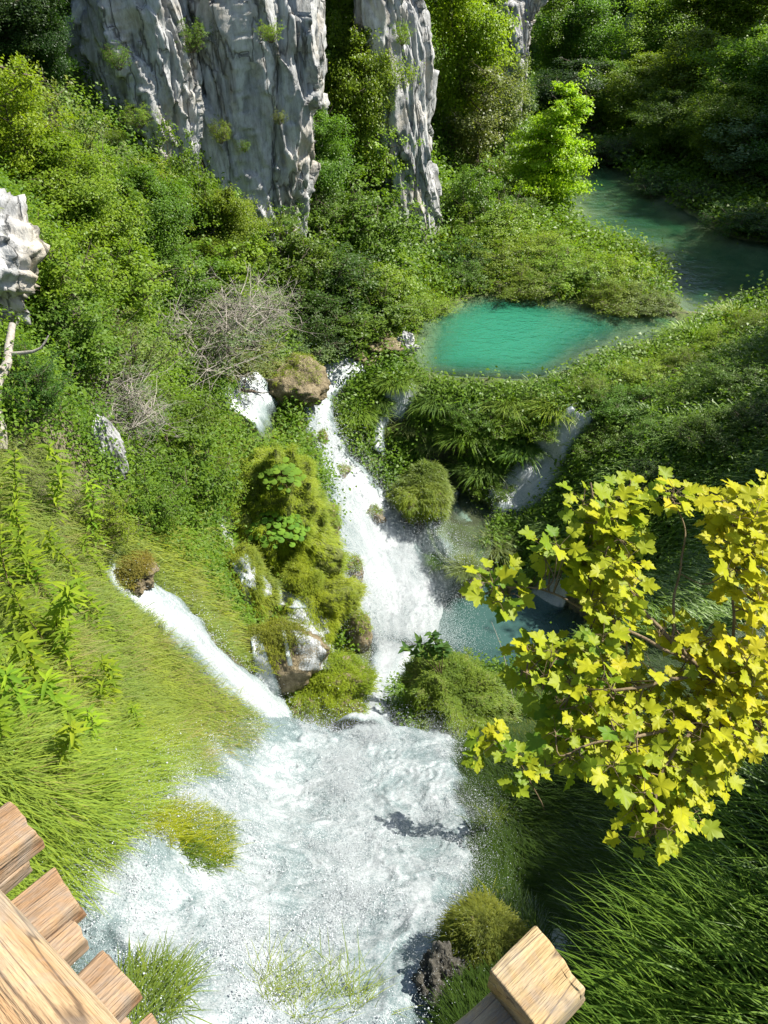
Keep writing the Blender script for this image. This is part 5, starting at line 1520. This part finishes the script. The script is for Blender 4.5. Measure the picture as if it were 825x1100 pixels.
def rough_box(name, L, W, T, mat, parent=None, seed=0, end_bevel=0.0, nx=28, ny=12):
    """a rough-hewn board along +x from 0 to L: rounded rectangle swept with small dents; end rounded"""
    per = []
    r = min(W, T) * 0.09
    for cx, cy, a0 in ((W/2-r, T/2-r, 0), (-W/2+r, T/2-r, 90), (-W/2+r, -T/2+r, 180), (W/2-r, -T/2+r, 270)):
        for q in range(4):
            a = R(a0 + q * 30); per.append((cx + r * math.cos(a), cy + r * math.sin(a)))
        nxt = {0: (-1, 0), 90: (0, -1), 180: (1, 0), 270: (0, 1)}[a0]
        ln = (W if nxt[0] else T) - 2 * r
        for q in range(1, 5): per.append((per[-1][0] + nxt[0] * ln / 5, per[-1][1] + nxt[1] * ln / 5))
    per = np.array(per); m = len(per)
    xs = np.concatenate([np.linspace(0, L - 0.012, nx), [L - 0.006, L - 0.002, L]])
    shrink = np.concatenate([np.ones(nx), [0.995, 0.985, 0.965]])
    V = np.zeros((len(xs), m, 3))
    V[:, :, 0] = xs[:, None]; V[:, :, 1] = per[None, :, 0] * shrink[:, None]; V[:, :, 2] = per[None, :, 1] * shrink[:, None]
    n = fbm(V * np.array([3, 9, 9]) + seed, 3, seed) * 0.012 + fbm(V * np.array([8, 40, 40]) + seed, 3, seed + 1) * 0.004
    rad = V[..., 1:] / (np.linalg.norm(V[..., 1:], axis=-1)[..., None] + 1e-9)
    V[..., 1:] += rad * n[..., None]
    V[:, :, 0] += np.where(xs[:, None] > L - 0.02, fbm(V * np.array([0, 14, 14]) + seed * 2, 2, seed + 4) * 0.02, 0)
    Vf = V.reshape(-1, 3); k = len(Vf)
    e0 = V[0].mean(0); e1 = V[-1].mean(0)
    T_ = [[j, (j + 1) % m, k][::-1] for j in range(m)] + [[k - m + j, k - m + (j + 1) % m, k + 1] for j in range(m)]
    me = mesh_quads(name, np.vstack([Vf, e0, e1]), grid_quads(len(xs), m, True), (mat,), tris=np.array(T_))
    return link(name, me, parent)

DROP = 2.05
_ea = at_drop(20, 905, DROP); _eb = at_drop(185, 1100, DROP)
ed = _eb - _ea; ed /= np.linalg.norm(ed)
pd = np.array([-ed[1], ed[0], 0.0]);
if pd[0] < 0: pd = -pd
walk = empty('wooden_walkway', tuple(_ea - pd * 0.4 - np.array([0, 0, 0.1])))
tag(walk, 'rough wooden walkway with board ends and a log rail at the lower left', 'walkway')
azb = math.atan2(pd[1], pd[0])
LP_ = Vector(walk.location)
for i, (u, v, W_, L_, th, rot, dz) in enumerate([(30,885,0.145,0.9,0.085,0.0,0.03),(30,925,0.085,0.8,0.05,0.03,-0.03),(66,948,0.135,0.9,0.08,-0.04,0.02),(84,1003,0.13,0.85,0.06,0.03,-0.01),(132,1045,0.14,0.9,0.06,0.0,0.02),(132,1092,0.10,0.8,0.06,0.02,-0.04),(178,1112,0.11,0.9,0.06,0.0,-0.03),(-30,832,0.13,0.8,0.07,0.02,0.0)]):
    e = at_drop(u, v, DROP - dz)
    p = rough_box('plank', L_, W_, th, M['plank'], walk, seed=20 + i)
    p.location = Vector(e - pd * L_) - LP_; p.rotation_euler = (RNG.normal(0, 0.04), 0, azb + rot)
# stringers carrying the boards, and the log rail with its posts
for off in (0.55, 1.35):
    s_ = rough_box('stringer', 4.2, 0.14, 0.16, M['plank'], walk, seed=60 + int(off * 10))
    q = _ea - pd * off - ed * 1.6 - np.array([0, 0, 0.14]); s_.location = Vector(q) - LP_; s_.rotation_euler = (0, 0, math.atan2(ed[1], ed[0]))
for k in range(5):
    for sgn in ((0,) if k else (0,)):
        pass
ra = at_drop(-162, 880, 1.22); rb = at_drop(88, 1198, 1.22)
rdv = rb - ra; rl = float(np.linalg.norm(rdv)); rdv /= rl
nr, na = 90, 40
V = np.zeros((nr, na, 3)); th = np.linspace(0, 2 * np.pi, na, endpoint=False)
yy = np.linspace(-0.3, rl + 0.3, nr)
rr = 0.095 * (1 + 0.10 * fbm(np.stack([np.cos(th)[None] * 1.2 * np.ones((nr, 1)), np.sin(th)[None] * 1.2 * np.ones((nr, 1)), yy[:, None] * 2.2 * np.ones((1, na))], -1), 4, 77))
V[..., 0] = rr * np.cos(th)[None]; V[..., 2] = rr * np.sin(th)[None]; V[..., 1] = yy[:, None]
rail = link('log_rail', mesh_quads('log_rail', V.reshape(-1, 3), grid_quads(nr, na, True), (M['rail'],)), walk)
rail.location = Vector(ra) - LP_; rail.rotation_euler = (0, 0, math.atan2(rdv[1], rdv[0]) - math.pi / 2)
for f in (0.1, 0.98):
    q = ra + rdv * rl * f
    po = rough_box('rail_post', 0.95, 0.11, 0.11, M['plank'], walk, seed=80 + int(f * 10))
    po.location = Vector(q) - LP_ - Vector((0, 0, 1.0)); po.rotation_euler = (0, -math.pi / 2, 0)

# the beam end that juts out at the bottom
bt = at_drop(596, 1048, 1.85); bb = at_drop(515, 1125, 1.88)
bdv = bt - bb; bdv /= np.linalg.norm(bdv)
beam = empty('wooden_beam', tuple(bb - bdv * 0.5)); tag(beam, 'thick squared beam with a cream sawn end block at the bottom edge', 'beam')
bz = math.atan2(bdv[1], bdv[0])
ln = float(np.linalg.norm(bt - bb))
lo_ = rough_box('beam_body', ln * 0.55 + 0.5, 0.135, 0.11, M['beam'], beam, seed=91); lo_.rotation_euler = (0, 0, bz)
hi_ = rough_box('end_block', ln * 0.62, 0.155, 0.125, M['beam'], beam, seed=95); hi_.location = Vector(bdv * (0.5 + ln * 0.42)) + Vector((0, 0, 0.035)); hi_.rotation_euler = (0.05, -0.10, bz + 0.04)
# ------------------------------------------------------------------ light, sky, camera
SUN_AZ, SUN_EL = R(76.0), R(50.0)        # azimuth measured from the view direction towards the right
sd = Vector((math.sin(SUN_AZ) * math.cos(SUN_EL), math.cos(SUN_AZ) * math.cos(SUN_EL), math.sin(SUN_EL)))
sun = bpy.data.lights.new('sun', 'SUN'); sun.energy = 5.0; sun.angle = R(0.5); sun.color = (1.0, 0.95, 0.86)
so = bpy.data.objects.new('sun', sun); COL.objects.link(so)
so.rotation_euler = sd.to_track_quat('Z', 'Y').to_euler(); so.location = (40, 0, 60)
W = bpy.data.worlds.new('World'); SC.world = W; W.use_nodes = True
nt = W.node_tree; bg = nt.nodes['Background']
sky = nt.nodes.new('ShaderNodeTexSky'); sky.sky_type = 'NISHITA'; sky.sun_disc = False
sky.sun_elevation = SUN_EL; sky.sun_rotation = SUN_AZ
nt.links.new(sky.outputs[0], bg.inputs['Color']); bg.inputs['Strength'].default_value = 0.085
cam = bpy.data.cameras.new('camera'); co = bpy.data.objects.new('camera', cam); COL.objects.link(co)
co.location = (0, 0, EYE); co.rotation_euler = (math.pi / 2 - PITCH, 0, 0)
cam.sensor_fit = 'VERTICAL'; cam.sensor_height = 24.0; cam.lens = 24.0 * FPX / 1100.0
cam.clip_start = 0.05; cam.clip_end = 1000
SC.camera = co
SC.view_settings.view_transform = 'Standard'; SC.view_settings.look = 'None'
SC.view_settings.exposure = 1.15; SC.view_settings.gamma = 1.0
SC.cycles.max_bounces = 8; SC.cycles.transparent_max_bounces = 16
SC.cycles.use_denoising = True
